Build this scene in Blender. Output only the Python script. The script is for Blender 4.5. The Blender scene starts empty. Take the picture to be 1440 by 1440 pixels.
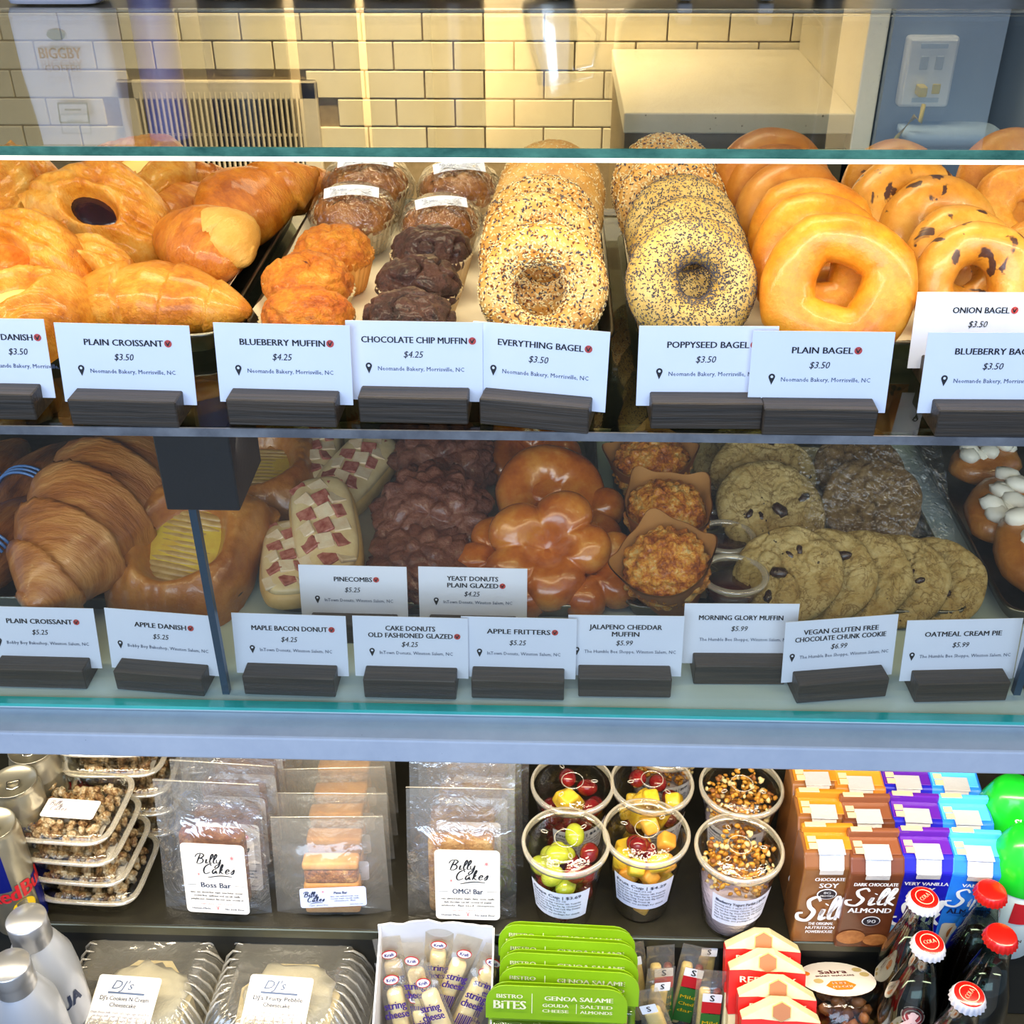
import bpy, bmesh, math, random
import numpy as np
from mathutils import Vector, Matrix, Euler, noise as mnoise
PI = math.pi
random.seed(7)
scn = bpy.context.scene
COL = scn.collection
# ------------------------------------------------------------------ camera
FPX, PITCH, YAW, ROLL, CAMZ = 1620.0, math.radians(32.75), math.radians(2.0), math.radians(0.3), 1.45
ff = Vector((-math.sin(YAW)*math.cos(PITCH), math.cos(YAW)*math.cos(PITCH), -math.sin(PITCH)))
r0 = Vector((math.cos(YAW), math.sin(YAW), 0)); d0 = ff.cross(r0)
rr = r0*math.cos(ROLL)+d0*math.sin(ROLL); dd = -r0*math.sin(ROLL)+d0*math.cos(ROLL)
cam = bpy.data.cameras.new('camera'); camo = bpy.data.objects.new('camera', cam); COL.objects.link(camo)
cam.sensor_width = 36; cam.lens = 36*FPX/1440; cam.clip_start = .02; cam.clip_end = 60
mw = Matrix(((rr.x, -dd.x, -ff.x, 0), (rr.y, -dd.y, -ff.y, 0), (rr.z, -dd.z, -ff.z, CAMZ), (0, 0, 0, 1)))
camo.matrix_world = mw
scn.camera = camo
def ray(x, y): return ff+rr*((x-720)/FPX)+dd*((y-720)/FPX)
def at_z(x, y, z): r = ray(x, y); p = r*((z-CAMZ)/r.z); return Vector((p.x, p.y, z))
def at_y(x, y, Y): r = ray(x, y); p = r*(Y/r.y); return Vector((p.x, Y, p.z+CAMZ))
# ------------------------------------------------------------------ view, world, lights
scn.view_settings.view_transform = 'Standard'; scn.view_settings.look = 'None'
scn.view_settings.gamma = 1; scn.view_settings.use_curve_mapping = False
scn.view_settings.exposure = 0.28
scn.cycles.transparent_max_bounces = 40; scn.cycles.max_bounces = 10
scn.cycles.caustics_reflective = False; scn.cycles.caustics_refractive = False
scn.cycles.sample_clamp_indirect = 6
w = bpy.data.worlds.new('world'); scn.world = w; w.use_nodes = True
w.node_tree.nodes['Background'].inputs[0].default_value = (.50, .66, 1, 1)
w.node_tree.nodes['Background'].inputs[1].default_value = .62
def area(name, loc, target, sx, sy, power, col, spread=PI):
    l = bpy.data.lights.new(name, 'AREA'); l.shape = 'RECTANGLE'; l.size = sx; l.size_y = sy
    l.energy = power; l.color = col; l.spread = spread
    o = bpy.data.objects.new(name, l); o.location = loc
    o.rotation_euler = (Vector(target)-Vector(loc)).to_track_quat('-Z', 'Z').to_euler(); COL.objects.link(o); return o
area('shop_window_light', (-.4, -2.4, 2.3), (0, .8, .9), 3.2, 1.6, 84, (.62, .78, 1))
area('case_light', (-.05, .70, 1.252), (-.05, .93, 1.09), 1.9, .012, 2.15, (1, .85, .60))
area('lower_case_light', (-.05, .69, 1.062), (-.05, .95, .85), 1.8, .012, .75, (1, .84, .58))
area('cooler_light', (-.05, .70, .80), (-.05, .80, .45), 1.9, .03, 9.2, (1, .87, .64))
sp = bpy.data.lights.new('wall_lamp', 'SPOT'); sp.energy = 95; sp.color = (1, .80, .50); sp.spot_size = 1.5; sp.spot_blend = 1; sp.shadow_soft_size = .05
so = bpy.data.objects.new('wall_lamp', sp); so.location = (-.25, 1.6, 1.75)
so.rotation_euler = (Vector((-.20, 1.9, 1.22))-so.location).to_track_quat('-Z', 'Z').to_euler(); COL.objects.link(so)
area('ceiling_light', (0, 1.35, 2.9), (0, 1.5, 0), 1.6, .5, 34, (1, .84, .6))
# ------------------------------------------------------------------ colour + materials
def lin(h):
    h = h.lstrip('#'); o = []
    for i in (0, 2, 4):
        c = int(h[i:i+2], 16)/255; o.append(c/12.92 if c <= .04045 else ((c+.055)/1.055)**2.4)
    return (*o, 1)
MATS = {}
class NT:
    def __init__(s, name):
        s.m = bpy.data.materials.new(name); s.m.use_nodes = True; s.t = s.m.node_tree; s.t.nodes.clear()
        s.out = s.n('ShaderNodeOutputMaterial'); MATS[name] = s.m
    def n(s, t, **k):
        x = s.t.nodes.new(t)
        for a, b in k.items():
            if a in x.inputs: x.inputs[a].default_value = b
            else: setattr(x, a, b)
        return x
    def l(s, a, b): s.t.links.new(a, b)
    def noise(s, scale, detail=4, rough=.55, co=None, dist=0):
        x = s.n('ShaderNodeTexNoise'); x.inputs['Scale'].default_value = scale; x.inputs['Detail'].default_value = detail
        x.inputs['Roughness'].default_value = rough; x.inputs['Distortion'].default_value = dist
        if co is not None: s.l(co, x.inputs['Vector'])
        return x
    def ramp(s, fac, stops, interp='LINEAR'):
        x = s.n('ShaderNodeValToRGB'); x.color_ramp.interpolation = interp; e = x.color_ramp.elements
        while len(e) < len(stops): e.new(.5)
        for i, (p, c) in enumerate(stops):
            e[i].position = p; e[i].color = lin(c) if isinstance(c, str) else (c, c, c, 1)
        s.l(fac, x.inputs[0]); return x
def coords(t, scale=None):
    tc = t.n('ShaderNodeTexCoord'); o = tc.outputs['Object']
    oi = t.n('ShaderNodeObjectInfo')
    ad = t.n('ShaderNodeVectorMath', operation='MULTIPLY_ADD'); t.l(oi.outputs['Random'], ad.inputs[0])
    ad.inputs[1].default_value = (3, 5, 7); t.l(o, ad.inputs[2]); o = ad.outputs[0]
    if scale:
        mp = t.n('ShaderNodeMapping'); mp.inputs['Scale'].default_value = scale; t.l(o, mp.inputs['Vector']); o = mp.outputs[0]
    return o
def mat(name, col, rough=.5, metal=0, col2=None, nscale=60, bump=0, bscale=200, coat=0, scale=None, spec=.5, emis=None, alpha=None, sss=0, vary=0):
    if name in MATS: return MATS[name]
    t = NT(name); b = t.n('ShaderNodeBsdfPrincipled'); t.l(b.outputs[0], t.out.inputs[0])
    b.inputs['Base Color'].default_value = lin(col); b.inputs['Roughness'].default_value = rough; b.inputs['Metallic'].default_value = metal
    b.inputs['Coat Weight'].default_value = coat; b.inputs['Coat Roughness'].default_value = .12; b.inputs['Specular IOR Level'].default_value = spec
    co = coords(t, scale)
    if col2:
        nz = t.noise(nscale, 5, .6, co); rp = t.ramp(nz.outputs[0], [(.33, col), (.67, col2)]); t.l(rp.outputs[0], b.inputs['Base Color'])
    if bump:
        nb = t.noise(bscale, 5, .6, co); bp = t.n('ShaderNodeBump'); bp.inputs['Strength'].default_value = bump; bp.inputs['Distance'].default_value = .002
        t.l(nb.outputs[0], bp.inputs['Height']); t.l(bp.outputs[0], b.inputs['Normal'])
    if emis: b.inputs['Emission Color'].default_value = lin(col); b.inputs['Emission Strength'].default_value = emis
    if sss: b.inputs['Subsurface Weight'].default_value = sss; b.inputs['Subsurface Scale'].default_value = .01
    return t.m
def glass(name, tint='FFFFFF', k=1.0, rough=.02, bump=0, bscale=40, haze=0, hazecol='FFFFFF', f0=.04):
    """thin clear sheet: straight-through transmission plus Fresnel (Schlick) reflection"""
    t = NT(name); tr = t.n('ShaderNodeBsdfTransparent'); tr.inputs[0].default_value = lin(tint)
    gl = t.n('ShaderNodeBsdfGlossy'); gl.inputs['Roughness'].default_value = rough
    ge = t.n('ShaderNodeNewGeometry')
    N = ge.outputs['Normal']
    if bump:
        nz = t.noise(bscale, 3, .5, coords(t), 1.5); bp = t.n('ShaderNodeBump'); bp.inputs['Strength'].default_value = bump; bp.inputs['Distance'].default_value = .006
        t.l(nz.outputs[0], bp.inputs['Height']); t.l(bp.outputs[0], gl.inputs['Normal']); N = bp.outputs[0]
    dt = t.n('ShaderNodeVectorMath', operation='DOT_PRODUCT'); t.l(ge.outputs['Incoming'], dt.inputs[0]); t.l(N, dt.inputs[1])
    ab = t.n('ShaderNodeMath', operation='ABSOLUTE'); t.l(dt.outputs['Value'], ab.inputs[0])
    su = t.n('ShaderNodeMath', operation='SUBTRACT', use_clamp=True); su.inputs[0].default_value = 1; t.l(ab.outputs[0], su.inputs[1])
    pw = t.n('ShaderNodeMath', operation='POWER'); t.l(su.outputs[0], pw.inputs[0]); pw.inputs[1].default_value = 5
    ma = t.n('ShaderNodeMath', operation='MULTIPLY_ADD', use_clamp=True); t.l(pw.outputs[0], ma.inputs[0]); ma.inputs[1].default_value = (1-f0)*k; ma.inputs[2].default_value = f0*k
    mx = t.n('ShaderNodeMixShader'); t.l(ma.outputs[0], mx.inputs[0]); t.l(tr.outputs[0], mx.inputs[1]); t.l(gl.outputs[0], mx.inputs[2])
    o = mx.outputs[0]
    if haze:
        df = t.n('ShaderNodeBsdfDiffuse'); df.inputs[0].default_value = lin(hazecol)
        m2 = t.n('ShaderNodeMixShader'); m2.inputs[0].default_value = haze; t.l(o, m2.inputs[1]); t.l(df.outputs[0], m2.inputs[2]); o = m2.outputs[0]
    t.l(o, t.out.inputs[0]); return t.m
def food(name, stops, nscale=45, bump=.5, bscale=260, rough=.5, coat=0, zgrad=None, scale=None, specks=None, speck_scale=160, speck_size=.25, streak=None, sss=.0, bdist=.002, veins=None, blot=None, micro=.35):
    """baked crust: large colour patches, optional browning by height on the piece, optional specks"""
    t = NT(name); b = t.n('ShaderNodeBsdfPrincipled'); t.l(b.outputs[0], t.out.inputs[0])
    b.inputs['Roughness'].default_value = rough; b.inputs['Coat Weight'].default_value = coat; b.inputs['Coat Roughness'].default_value = .15
    if sss: b.inputs['Subsurface Weight'].default_value = sss; b.inputs['Subsurface Scale'].default_value = .008
    co = coords(t, scale); nz = t.noise(nscale, 6, .62, co)
    nm = t.noise(nscale*7, 5, .7, co); mm = t.n('ShaderNodeMath', operation='MULTIPLY_ADD'); t.l(nm.outputs[0], mm.inputs[0]); mm.inputs[1].default_value = micro
    ms = t.n('ShaderNodeMath', operation='MULTIPLY_ADD'); t.l(nz.outputs[0], ms.inputs[0]); ms.inputs[1].default_value = 1.15; ms.inputs[2].default_value = -.075-micro/2; t.l(ms.outputs[0], mm.inputs[2])
    rp = t.ramp(mm.outputs[0], stops); c = rp.outputs[0]
    if veins:
        nv_ = t.noise(veins[1], 4, .6, co, .6); v1 = t.n('ShaderNodeMath', operation='SUBTRACT'); t.l(nv_.outputs[0], v1.inputs[0]); v1.inputs[1].default_value = .5
        v2 = t.n('ShaderNodeMath', operation='ABSOLUTE'); t.l(v1.outputs[0], v2.inputs[0]); v3 = t.ramp(v2.outputs[0], [(0, 1.0), (veins[2], 0.0)])
        vm = t.n('ShaderNodeMix', data_type='RGBA'); t.l(v3.outputs[0], vm.inputs[0]); t.l(c, vm.inputs[6]); vm.inputs[7].default_value = lin(veins[0]); c = vm.outputs[2]
    if blot:
        nv_ = t.noise(blot[1], 3, .5, co, .4); v3 = t.ramp(nv_.outputs[0], [(blot[2], 0.0), (blot[2]+.035, 1.0)])
        vm = t.n('ShaderNodeMix', data_type='RGBA'); t.l(v3.outputs[0], vm.inputs[0]); t.l(c, vm.inputs[6]); vm.inputs[7].default_value = lin(blot[0]); c = vm.outputs[2]
    if zgrad:
        tc = t.n('ShaderNodeTexCoord'); sx = t.n('ShaderNodeSeparateXYZ'); t.l(tc.outputs['Object'], sx.inputs[0])
        mr = t.n('ShaderNodeMapRange'); mr.inputs[1].default_value = zgrad[0]; mr.inputs[2].default_value = zgrad[1]; t.l(sx.outputs[2], mr.inputs[0])
        mx = t.n('ShaderNodeMix', data_type='RGBA'); t.l(mr.outputs[0], mx.inputs[0]); mx.inputs[6].default_value = lin(zgrad[2]); t.l(c, mx.inputs[7]); c = mx.outputs[2]
    if specks:
        vo = t.n('ShaderNodeTexVoronoi'); vo.inputs['Scale'].default_value = speck_scale; t.l(co, vo.inputs['Vector'])
        n2 = t.noise(speck_scale*.35, 2, .5, co)
        ad = t.n('ShaderNodeMath', operation='MULTIPLY_ADD'); t.l(n2.outputs[0], ad.inputs[0]); ad.inputs[1].default_value = .5; t.l(vo.outputs['Distance'], ad.inputs[2])
        r2 = t.ramp(ad.outputs[0], [(speck_size, 1.0), (speck_size+.06, 0.0)])
        mx = t.n('ShaderNodeMix', data_type='RGBA'); t.l(r2.outputs[0], mx.inputs[0]); t.l(c, mx.inputs[6]); mx.inputs[7].default_value = lin(specks); c = mx.outputs[2]
    t.l(c, b.inputs['Base Color'])
    cb = co
    if streak:
        mp = t.n('ShaderNodeMapping'); mp.inputs['Scale'].default_value = streak; t.l(co, mp.inputs['Vector']); cb = mp.outputs[0]
    nb = t.noise(bscale, 6, .65, cb); bp = t.n('ShaderNodeBump'); bp.inputs['Strength'].default_value = bump; bp.inputs['Distance'].default_value = bdist
    t.l(nb.outputs[0], bp.inputs['Height']); t.l(bp.outputs[0], b.inputs['Normal'])
    return t.m
# ------------------------------------------------------------------ mesh accumulator
ICO = {}
def ico(sub):
    if sub not in ICO:
        bm = bmesh.new(); bmesh.ops.create_icosphere(bm, subdivisions=sub, radius=1)
        bm.verts.ensure_lookup_table()
        ICO[sub] = ([v.co.copy() for v in bm.verts], [[v.index for v in f.verts] for f in bm.faces]); bm.free()
    return ICO[sub]
RB = {}
def rboxdata(sx, sy, sz, r, seg):
    k = (round(sx, 5), round(sy, 5), round(sz, 5), round(r, 5), seg)
    if k not in RB:
        bm = bmesh.new(); bmesh.ops.create_cube(bm, size=1)
        for v in bm.verts: v.co = Vector((v.co.x*sx, v.co.y*sy, v.co.z*sz))
        if r > 0: bmesh.ops.bevel(bm, geom=bm.edges[:], offset=r, segments=seg, profile=.5, affect='EDGES', clamp_overlap=True)
        bm.verts.index_update()
        RB[k] = ([v.co.copy() for v in bm.verts], [[v.index for v in f.verts] for f in bm.faces]); bm.free()
    return RB[k]
TXT = {}
def textdata(s, bold=0.0, res=2):
    k = (s, bold, res)
    if k not in TXT:
        c = bpy.data.curves.new('t', 'FONT'); c.body = s; c.size = 1; c.offset = bold; c.resolution_u = res; c.align_x = 'CENTER'
        o = bpy.data.objects.new('t', c); me = o.to_mesh()
        v = [Vector(x.co) for x in me.vertices]; f = [list(p.vertices) for p in me.polygons]
        o.to_mesh_clear(); bpy.data.objects.remove(o); bpy.data.curves.remove(c)
        TXT[k] = (v, f)
    return TXT[k]
class M:
    def __init__(s): s.v = []; s.f = []; s.m = []; s.sm = []
    def add(s, vs, fs, mi=0, T=None, smooth=True):
        b = len(s.v)
        s.v += [tuple(T @ Vector(v)) if T is not None else tuple(v) for v in vs]
        for f in fs: s.f.append([i+b for i in f]); s.m.append(mi); s.sm.append(smooth)
        return s
    def box(s, c, size, r=0, seg=1, mi=0, T=None, rot=None, smooth=False):
        vs, fs = rboxdata(*size, r, seg); X = Matrix.Translation(c)
        if rot: X = X @ Euler(rot).to_matrix().to_4x4()
        if T is not None: X = T @ X
        return s.add(vs, fs, mi, X, smooth)
    def grid(s, fn, nu, nv, cu=True, cv=False, mi=0, T=None, capa=False, capb=False, smooth=True):
        vs = [fn(i/(nu if cu else nu-1), j/(nv if cv else nv-1)) for j in range(nv) for i in range(nu)]
        fs = []
        for j in range(nv if cv else nv-1):
            for i in range(nu if cu else nu-1):
                a = j*nu+i; b = j*nu+(i+1) % nu; c = ((j+1) % nv)*nu+(i+1) % nu; d = ((j+1) % nv)*nu+i; fs.append([a, b, c, d])
        if capa: fs.append(list(range(nu))[::-1])
        if capb: fs.append([(nv-1)*nu+i for i in range(nu)])
        return s.add(vs, fs, mi, T, smooth)
    def lathe(s, prof, n=32, mi=0, T=None, capa=False, capb=False, fr=None, smooth=True):
        nv = len(prof)
        def fn(u, v):
            r, z = prof[int(round(v*(nv-1)))]; a = u*2*PI
            if fr: r = fr(r, a, z, int(round(v*(nv-1))))
            return (r*math.cos(a), r*math.sin(a), z)
        return s.grid(fn, n, nv, True, False, mi, T, capa, capb, smooth)
    def sq(s, lev, n=40, mi=0, T=None, capa=False, capb=False, smooth=True):
        """stack of super-ellipse rings: (hx, hy, z, exponent)"""
        def fn(u, v):
            hx, hy, z, e = lev[int(round(v*(len(lev)-1)))]; a = u*2*PI; c, d = math.cos(a), math.sin(a)
            return (hx*math.copysign(abs(c)**(2/e), c), hy*math.copysign(abs(d)**(2/e), d), z)
        return s.grid(fn, n, len(lev), True, False, mi, T, capa, capb, smooth)
    def tube(s, pts, r, n=8, mi=0, T=None, caps=True):
        pts = [Vector(p) for p in pts]; vs = []; fs = []
        for i, p in enumerate(pts):
            d = (pts[min(i+1, len(pts)-1)]-pts[max(i-1, 0)]).normalized(); up = Vector((0, 0, 1)) if abs(d.z) < .9 else Vector((1, 0, 0))
            a = d.cross(up).normalized(); b = a.cross(d); R = r[i] if isinstance(r, (list, tuple)) else r
            vs += [p+(a*math.cos(k*2*PI/n)+b*math.sin(k*2*PI/n))*R for k in range(n)]
        for i in range(len(pts)-1):
            for k in range(n): fs.append([i*n+k, i*n+(k+1) % n, (i+1)*n+(k+1) % n, (i+1)*n+k])
        if caps: fs.append(list(range(n))[::-1]); fs.append([(len(pts)-1)*n+k for k in range(n)])
        return s.add(vs, fs, mi, T)
    def prism(s, poly, z0, z1, mi=0, T=None, smooth=False):
        n = len(poly); vs = [(x, y, z0) for x, y in poly]+[(x, y, z1) for x, y in poly]
        fs = [list(range(n))[::-1], list(range(n, 2*n))]+[[i, (i+1) % n, n+(i+1) % n, n+i] for i in range(n)]
        return s.add(vs, fs, mi, T, smooth)
    def ball(s, c, r, sub=2, mi=0, T=None, amp=0, fq=60, seed=0, rot=None):
        vs, fs = ico(sub); r = r if isinstance(r, (tuple, list)) else (r, r, r); o = []
        E = Euler(rot).to_matrix() if rot else None
        for v in vs:
            k = 1+(amp*mnoise.noise(v*fq+Vector((seed, seed*.7, 0))) if amp else 0)
            p = Vector((v.x*r[0]*k, v.y*r[1]*k, v.z*r[2]*k))
            if E: p = E @ p
            o.append(p+Vector(c))
        return s.add(o, fs, mi, T)
    def text(s, st, x, y, size, mi=0, T=None, bold=0, sx=1, shear=0, fit=None, warp=None, res=2, align=0):
        v, f = textdata(st, 0, res)
        if not v: return s
        x0 = min(p.x for p in v); x1 = max(p.x for p in v)
        if fit: sx = fit/((x1-x0)*size)
        off = 0 if align == 0 else -x0*size*sx
        for sh in ([0] if bold <= 0 else ([-1, 1] if bold < .015 else [-1, 0, 1])):
            vs = [Vector(((p.x+p.y*shear)*size*sx+x+off+sh*bold*size, p.y*size+y, abs(sh)*.00002)) for p in v]
            if warp: vs = [warp(p) for p in vs]
            s.add(vs, f, mi, T, False)
        return s
    def stroke(s, pts, w, mi=0, T=None, warp=None, n=6, taper=True):
        """smooth ribbon through 2D points"""
        P = [Vector((a[0], a[1], 0)) for a in pts]; Q = []
        for i in range(len(P)-1):
            p0, p1, p2, p3 = P[max(i-1, 0)], P[i], P[i+1], P[min(i+2, len(P)-1)]
            for k in range(n):
                t = k/n; Q.append(.5*((2*p1)+(p2-p0)*t+(2*p0-5*p1+4*p2-p3)*t*t+(3*p1-p0-3*p2+p3)*t**3))
        Q.append(P[-1]); vs = []; fs = []
        for i, q in enumerate(Q):
            d = Q[min(i+1, len(Q)-1)]-Q[max(i-1, 0)]
            d = d.normalized() if d.length > 0 else Vector((1, 0, 0)); nn = Vector((-d.y, d.x, 0))
            ww = w*(.55+.45*math.sin(PI*min(1, max(0, i/(len(Q)-1))))) if taper else w
            ww *= .75+.45*abs(d.y)
            vs += [q+nn*ww*.5, q-nn*ww*.5]
        for i in range(len(Q)-1): fs.append([2*i+1, 2*i+3, 2*i+2, 2*i])
        s.zc = getattr(s, 'zc', 0)+1; vs = [p+Vector((0, 0, .000018*(s.zc % 12))) for p in vs]
        if warp: vs = [warp(p) for p in vs]
        return s.add(vs, fs, mi, T, False)
    def disc(s, c, r, n=16, mi=0, T=None, warp=None, ry=None, z=0):
        vs = [Vector((c[0]+r*math.cos(k*2*PI/n), c[1]+(ry or r)*math.sin(k*2*PI/n), z)) for k in range(n)]
        if warp: vs = [warp(p) for p in vs]
        return s.add(vs, [list(range(n))], mi, T, False)
    def rrect(s, cx, cy, wd, h, r, mi=0, T=None, warp=None, z=0, n=4, cut=12):
        pts = []
        for (ax, ay, a0) in ((1, 1, 0), (-1, 1, 90), (-1, -1, 180), (1, -1, 270)):
            for k in range(n+1):
                a = math.radians(a0+90*k/n); pts.append((cx+ax*(wd/2-r)+r*math.cos(a), cy+ay*(h/2-r)+r*math.sin(a)))
        if warp:   # strips across so the sheet can bend
            vs = []; fs = []
            for i in range(cut+1):
                x = cx-wd/2+wd*i/cut; vs += [warp(Vector((x, cy-h/2, z))), warp(Vector((x, cy+h/2, z)))]
            for i in range(cut): fs.append([2*i, 2*i+2, 2*i+3, 2*i+1])
            return s.add(vs, fs, mi, T, False)
        return s.add([(x, y, z) for x, y in pts], [list(range(len(pts)))], mi, T, False)
    def build(s, name, mats, parent=None, disp=None):
        me = bpy.data.meshes.new(name); me.from_pydata(s.v, [], s.f)
        if not isinstance(mats, (list, tuple)): mats = [mats]
        for m_ in mats: me.materials.append(m_)
        me.polygons.foreach_set('material_index', s.m); me.polygons.foreach_set('use_smooth', s.sm); me.update()
        o = bpy.data.objects.new(name, me); COL.objects.link(o)
        if parent: o.parent = parent
        return o
def tag(o, label, cat, group=None, kind=None):
    if label: o['label'] = label
    if cat: o['category'] = cat
    if group: o['group'] = group
    if kind: o['kind'] = kind
    return o
def empty(name, label=None, cat=None, group=None, loc=(0, 0, 0), rot=(0, 0, 0)):
    o = bpy.data.objects.new(name, None); COL.objects.link(o); o.empty_display_size = .02; o.location = loc; o.rotation_euler = rot
    return tag(o, label, cat, group)
def dup(o, parent=None):
    c = o.copy(); COL.objects.link(c)
    if parent: c.parent = parent
    for ch in o.children: dup(ch, c)
    return c
class Proto:
    """first use places the prototype itself, later uses place copies"""
    def __init__(s, root): s.r = root; s.used = False
    def put(s, loc, rot=(0, 0, 0), label=None, cat=None, group=None, scale=1):
        o = dup(s.r) if s.used else s.r; s.used = True
        o.location = loc; o.rotation_euler = rot; o.scale = (scale,)*3 if not isinstance(scale, tuple) else scale
        return tag(o, label, cat, group)
def rad(*a): return tuple(math.radians(x) for x in a)
def fbm(p, o=3):
    a = 0; g = 1
    for i in range(o): a += g*mnoise.noise(p*(2**i)); g *= .5
    return a
def sstep(a, b, x): t = min(1, max(0, (x-a)/(b-a))); return t*t*(3-2*t)
# levels
ZU, ZD, ZG, ZA, ZB = 1.088, .840, 1.2705, .405, .285
# ------------------------------------------------------------------ materials
m_white = mat('white_paper', 'F2F4FA', .6, col2='ECEFF8', nscale=20)
m_card = mat('card_stock', 'EDF2FF', .5, col2='E6ECFC', nscale=12)
m_ink = mat('black_ink', '15161C', .5); m_slate = mat('grey_ink', '5A6A88', .6); m_red = mat('emblem_red', 'C8463E', .5)
m_liner = mat('tray_liner', 'F3E9CF', .7, col2='E8DCC0', nscale=25, bump=.25, bscale=30)
m_steel = mat('sheet_metal', '8C8C86', .3, 1, col2='77766C', nscale=40, bump=.05)
m_dark = mat('black_plastic', '1B1C22', .35, bump=.1)
m_blockm = mat('stained_wood', '2A2723', .45, col2='4A3E32', nscale=300, scale=(.03, 1, 1), bump=.35, bscale=500)
m_glass = glass('case_glass', 'F8F9F4', .9)
m_shelfglass = glass('shelf_glass', 'C9CFBE', .9)
m_frontglass = glass('front_glass', 'FBFBF8', 1.2)
m_gedge = mat('glass_edge', '1E5A4A', .1, col2='5E9A80', nscale=70, coat=1, scale=(.5, 1, 1))
m_gedge2 = mat('pale_glass_edge', '5A5C62', .15, col2='84868A', nscale=30, coat=.5)
m_teal = mat('teal_glass_edge', '2FA89E', .15, col2='48C4B4', nscale=12, coat=1)
m_led = mat('lamp_white', 'FFF4DC', .5, emis=1.6)
m_stone = food('quartz', [(.3, 'B4BCCB'), (.7, 'C4CAD6')], 12, .03, 60, .22, .3, specks='8E96A6', speck_scale=220, speck_size=.2)
m_deck = mat('case_deck', 'C8DADA', .25, col2='BBD0D0', nscale=9)
# ------------------------------------------------------------------ setting: tiled wall, counter niche, grey wall
WY = 1.90
m_grout = mat('grout', '7E6B48', .9, col2='8E7B58', nscale=80)
m_tile = mat('cream_tile', 'D9CBA6', .22, col2='E2D6B4', nscale=6, bump=.05, bscale=14, coat=.3)
wb = M().box((0, WY+.06, 1.5), (6, .1, 3.0)).build('wall_back', m_grout); wb['kind'] = 'structure'
tw, th, gp = .0950, .0436, .0022
tm = M().box((0, 0, 0), (tw-gp, .007, th-gp), .0016, 2).build('tile', m_tile, wb)
first = True
ztop = at_y(600, -8, WY).z
vent_rect = (at_y(163, 112, WY).x, at_y(445, 112, WY).x, at_y(300, 225, WY).z-.03, at_y(300, 112, WY).z)
row0 = at_y(600, 59, WY).z
for r in range(-8, 7):
    zc = row0+(r+.5)*th
    for i in range(-12, 9):
        xc = at_y(595, 80, WY).x+i*tw+(0 if r % 2 else tw/2)
        if vent_rect[0]-.02 < xc < vent_rect[1]+.02 and zc < vent_rect[3]+.005: continue
        if xc < -.95 or xc > .72: continue
        if zc < .93: continue
        o = tm if first else tm.copy()
        if not first: COL.objects.link(o)
        first = False; o.location = (xc, WY+.0075, zc); o.rotation_euler = (random.uniform(-.006, .006), 0, random.uniform(-.004, .004))
# half-size fill above and below stays plain grout behind furniture
vx0, vx1, vz0, vz1 = vent_rect
m_ventp = mat('vent_enamel', 'C9BCA0', .4, col2='BFB294', nscale=20); m_ventd = mat('vent_dark', '120E0A', .9)
vr = empty('air_vent', 'cream metal wall vent with thin upright slats set in the tiled wall', 'vent', loc=((vx0+vx1)/2, WY-.002, vz0))
vw, vh = vx1-vx0, vz1-vz0
fm = M(); fw = .03
for c, s in (((0, 0, vh-fw/2), (vw, .012, fw)), ((0, 0, .002), (vw, .012, .02)), ((-vw/2+fw/2, 0, vh/2), (fw, .012, vh)), ((vw/2-fw/2, 0, vh/2), (fw, .012, vh))): fm.box(c, s, .003, 2)
fm.build('vent_frame', m_ventp, vr); M().box((0, .006, vh/2), (vw-.04, .002, vh-.02)).build('vent_duct', m_ventd, vr)
sl = M().box((0, 0, vh/2), (.0035, .012, vh-.035), rot=None).build('slat', m_ventp, vr)
ns = 30
for i in range(ns):
    o = sl if i == 0 else sl.copy()
    if i: COL.objects.link(o)
    o.location = (-vw/2+fw+.005+(vw-2*fw-.01)*i/(ns-1), -.001, 0); o.rotation_euler = (0, 0, math.radians(25))
M().box((0, .003, vh*.45), (vw-.05, .003, .004)).build('crossbar', m_ventp, vr)
# quartz counter niche at the right
m_quartz = food('speckled_quartz', [(.3, 'EADFC0'), (.7, 'F2E8CC')], 20, .02, 60, .3, .2, specks='8E8468', speck_scale=140, speck_size=.30)
CY = 1.50
pf = at_y(1203, 160, CY); pl = at_y(878, 160, CY); cz = pf.z
ct = empty('back_counter', 'speckled white quartz counter with upright quartz side panel, behind the case at right', 'counter', loc=((pf.x+pl.x)/2, CY, cz))
cw = pf.x-pl.x
M().box((0, (WY-CY)/2, -.013), (cw, WY-CY-.003, .026), .002, 2).build('counter_top', m_quartz, ct)
M().box((cw/2+.0125, (WY-CY)/2+.002, .35), (.025, WY-CY+.0, .80), .002, 2).build('side_panel', m_quartz, ct)
M().box((0, .2, -.026-.45), (cw*.98, .36, .9)).build('counter_base', mat('base_tile', '6E5E3E', .5, col2='7E6C48', nscale=30), ct)
# grey wall to the right, corner and darker return
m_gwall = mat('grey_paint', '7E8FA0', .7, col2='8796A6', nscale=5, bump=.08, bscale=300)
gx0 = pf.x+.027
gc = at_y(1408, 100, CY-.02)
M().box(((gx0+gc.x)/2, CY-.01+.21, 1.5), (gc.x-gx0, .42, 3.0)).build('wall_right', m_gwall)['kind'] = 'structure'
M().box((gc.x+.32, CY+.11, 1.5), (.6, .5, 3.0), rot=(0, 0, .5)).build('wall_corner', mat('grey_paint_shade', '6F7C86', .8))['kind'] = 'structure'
WRY = CY-.01
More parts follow.
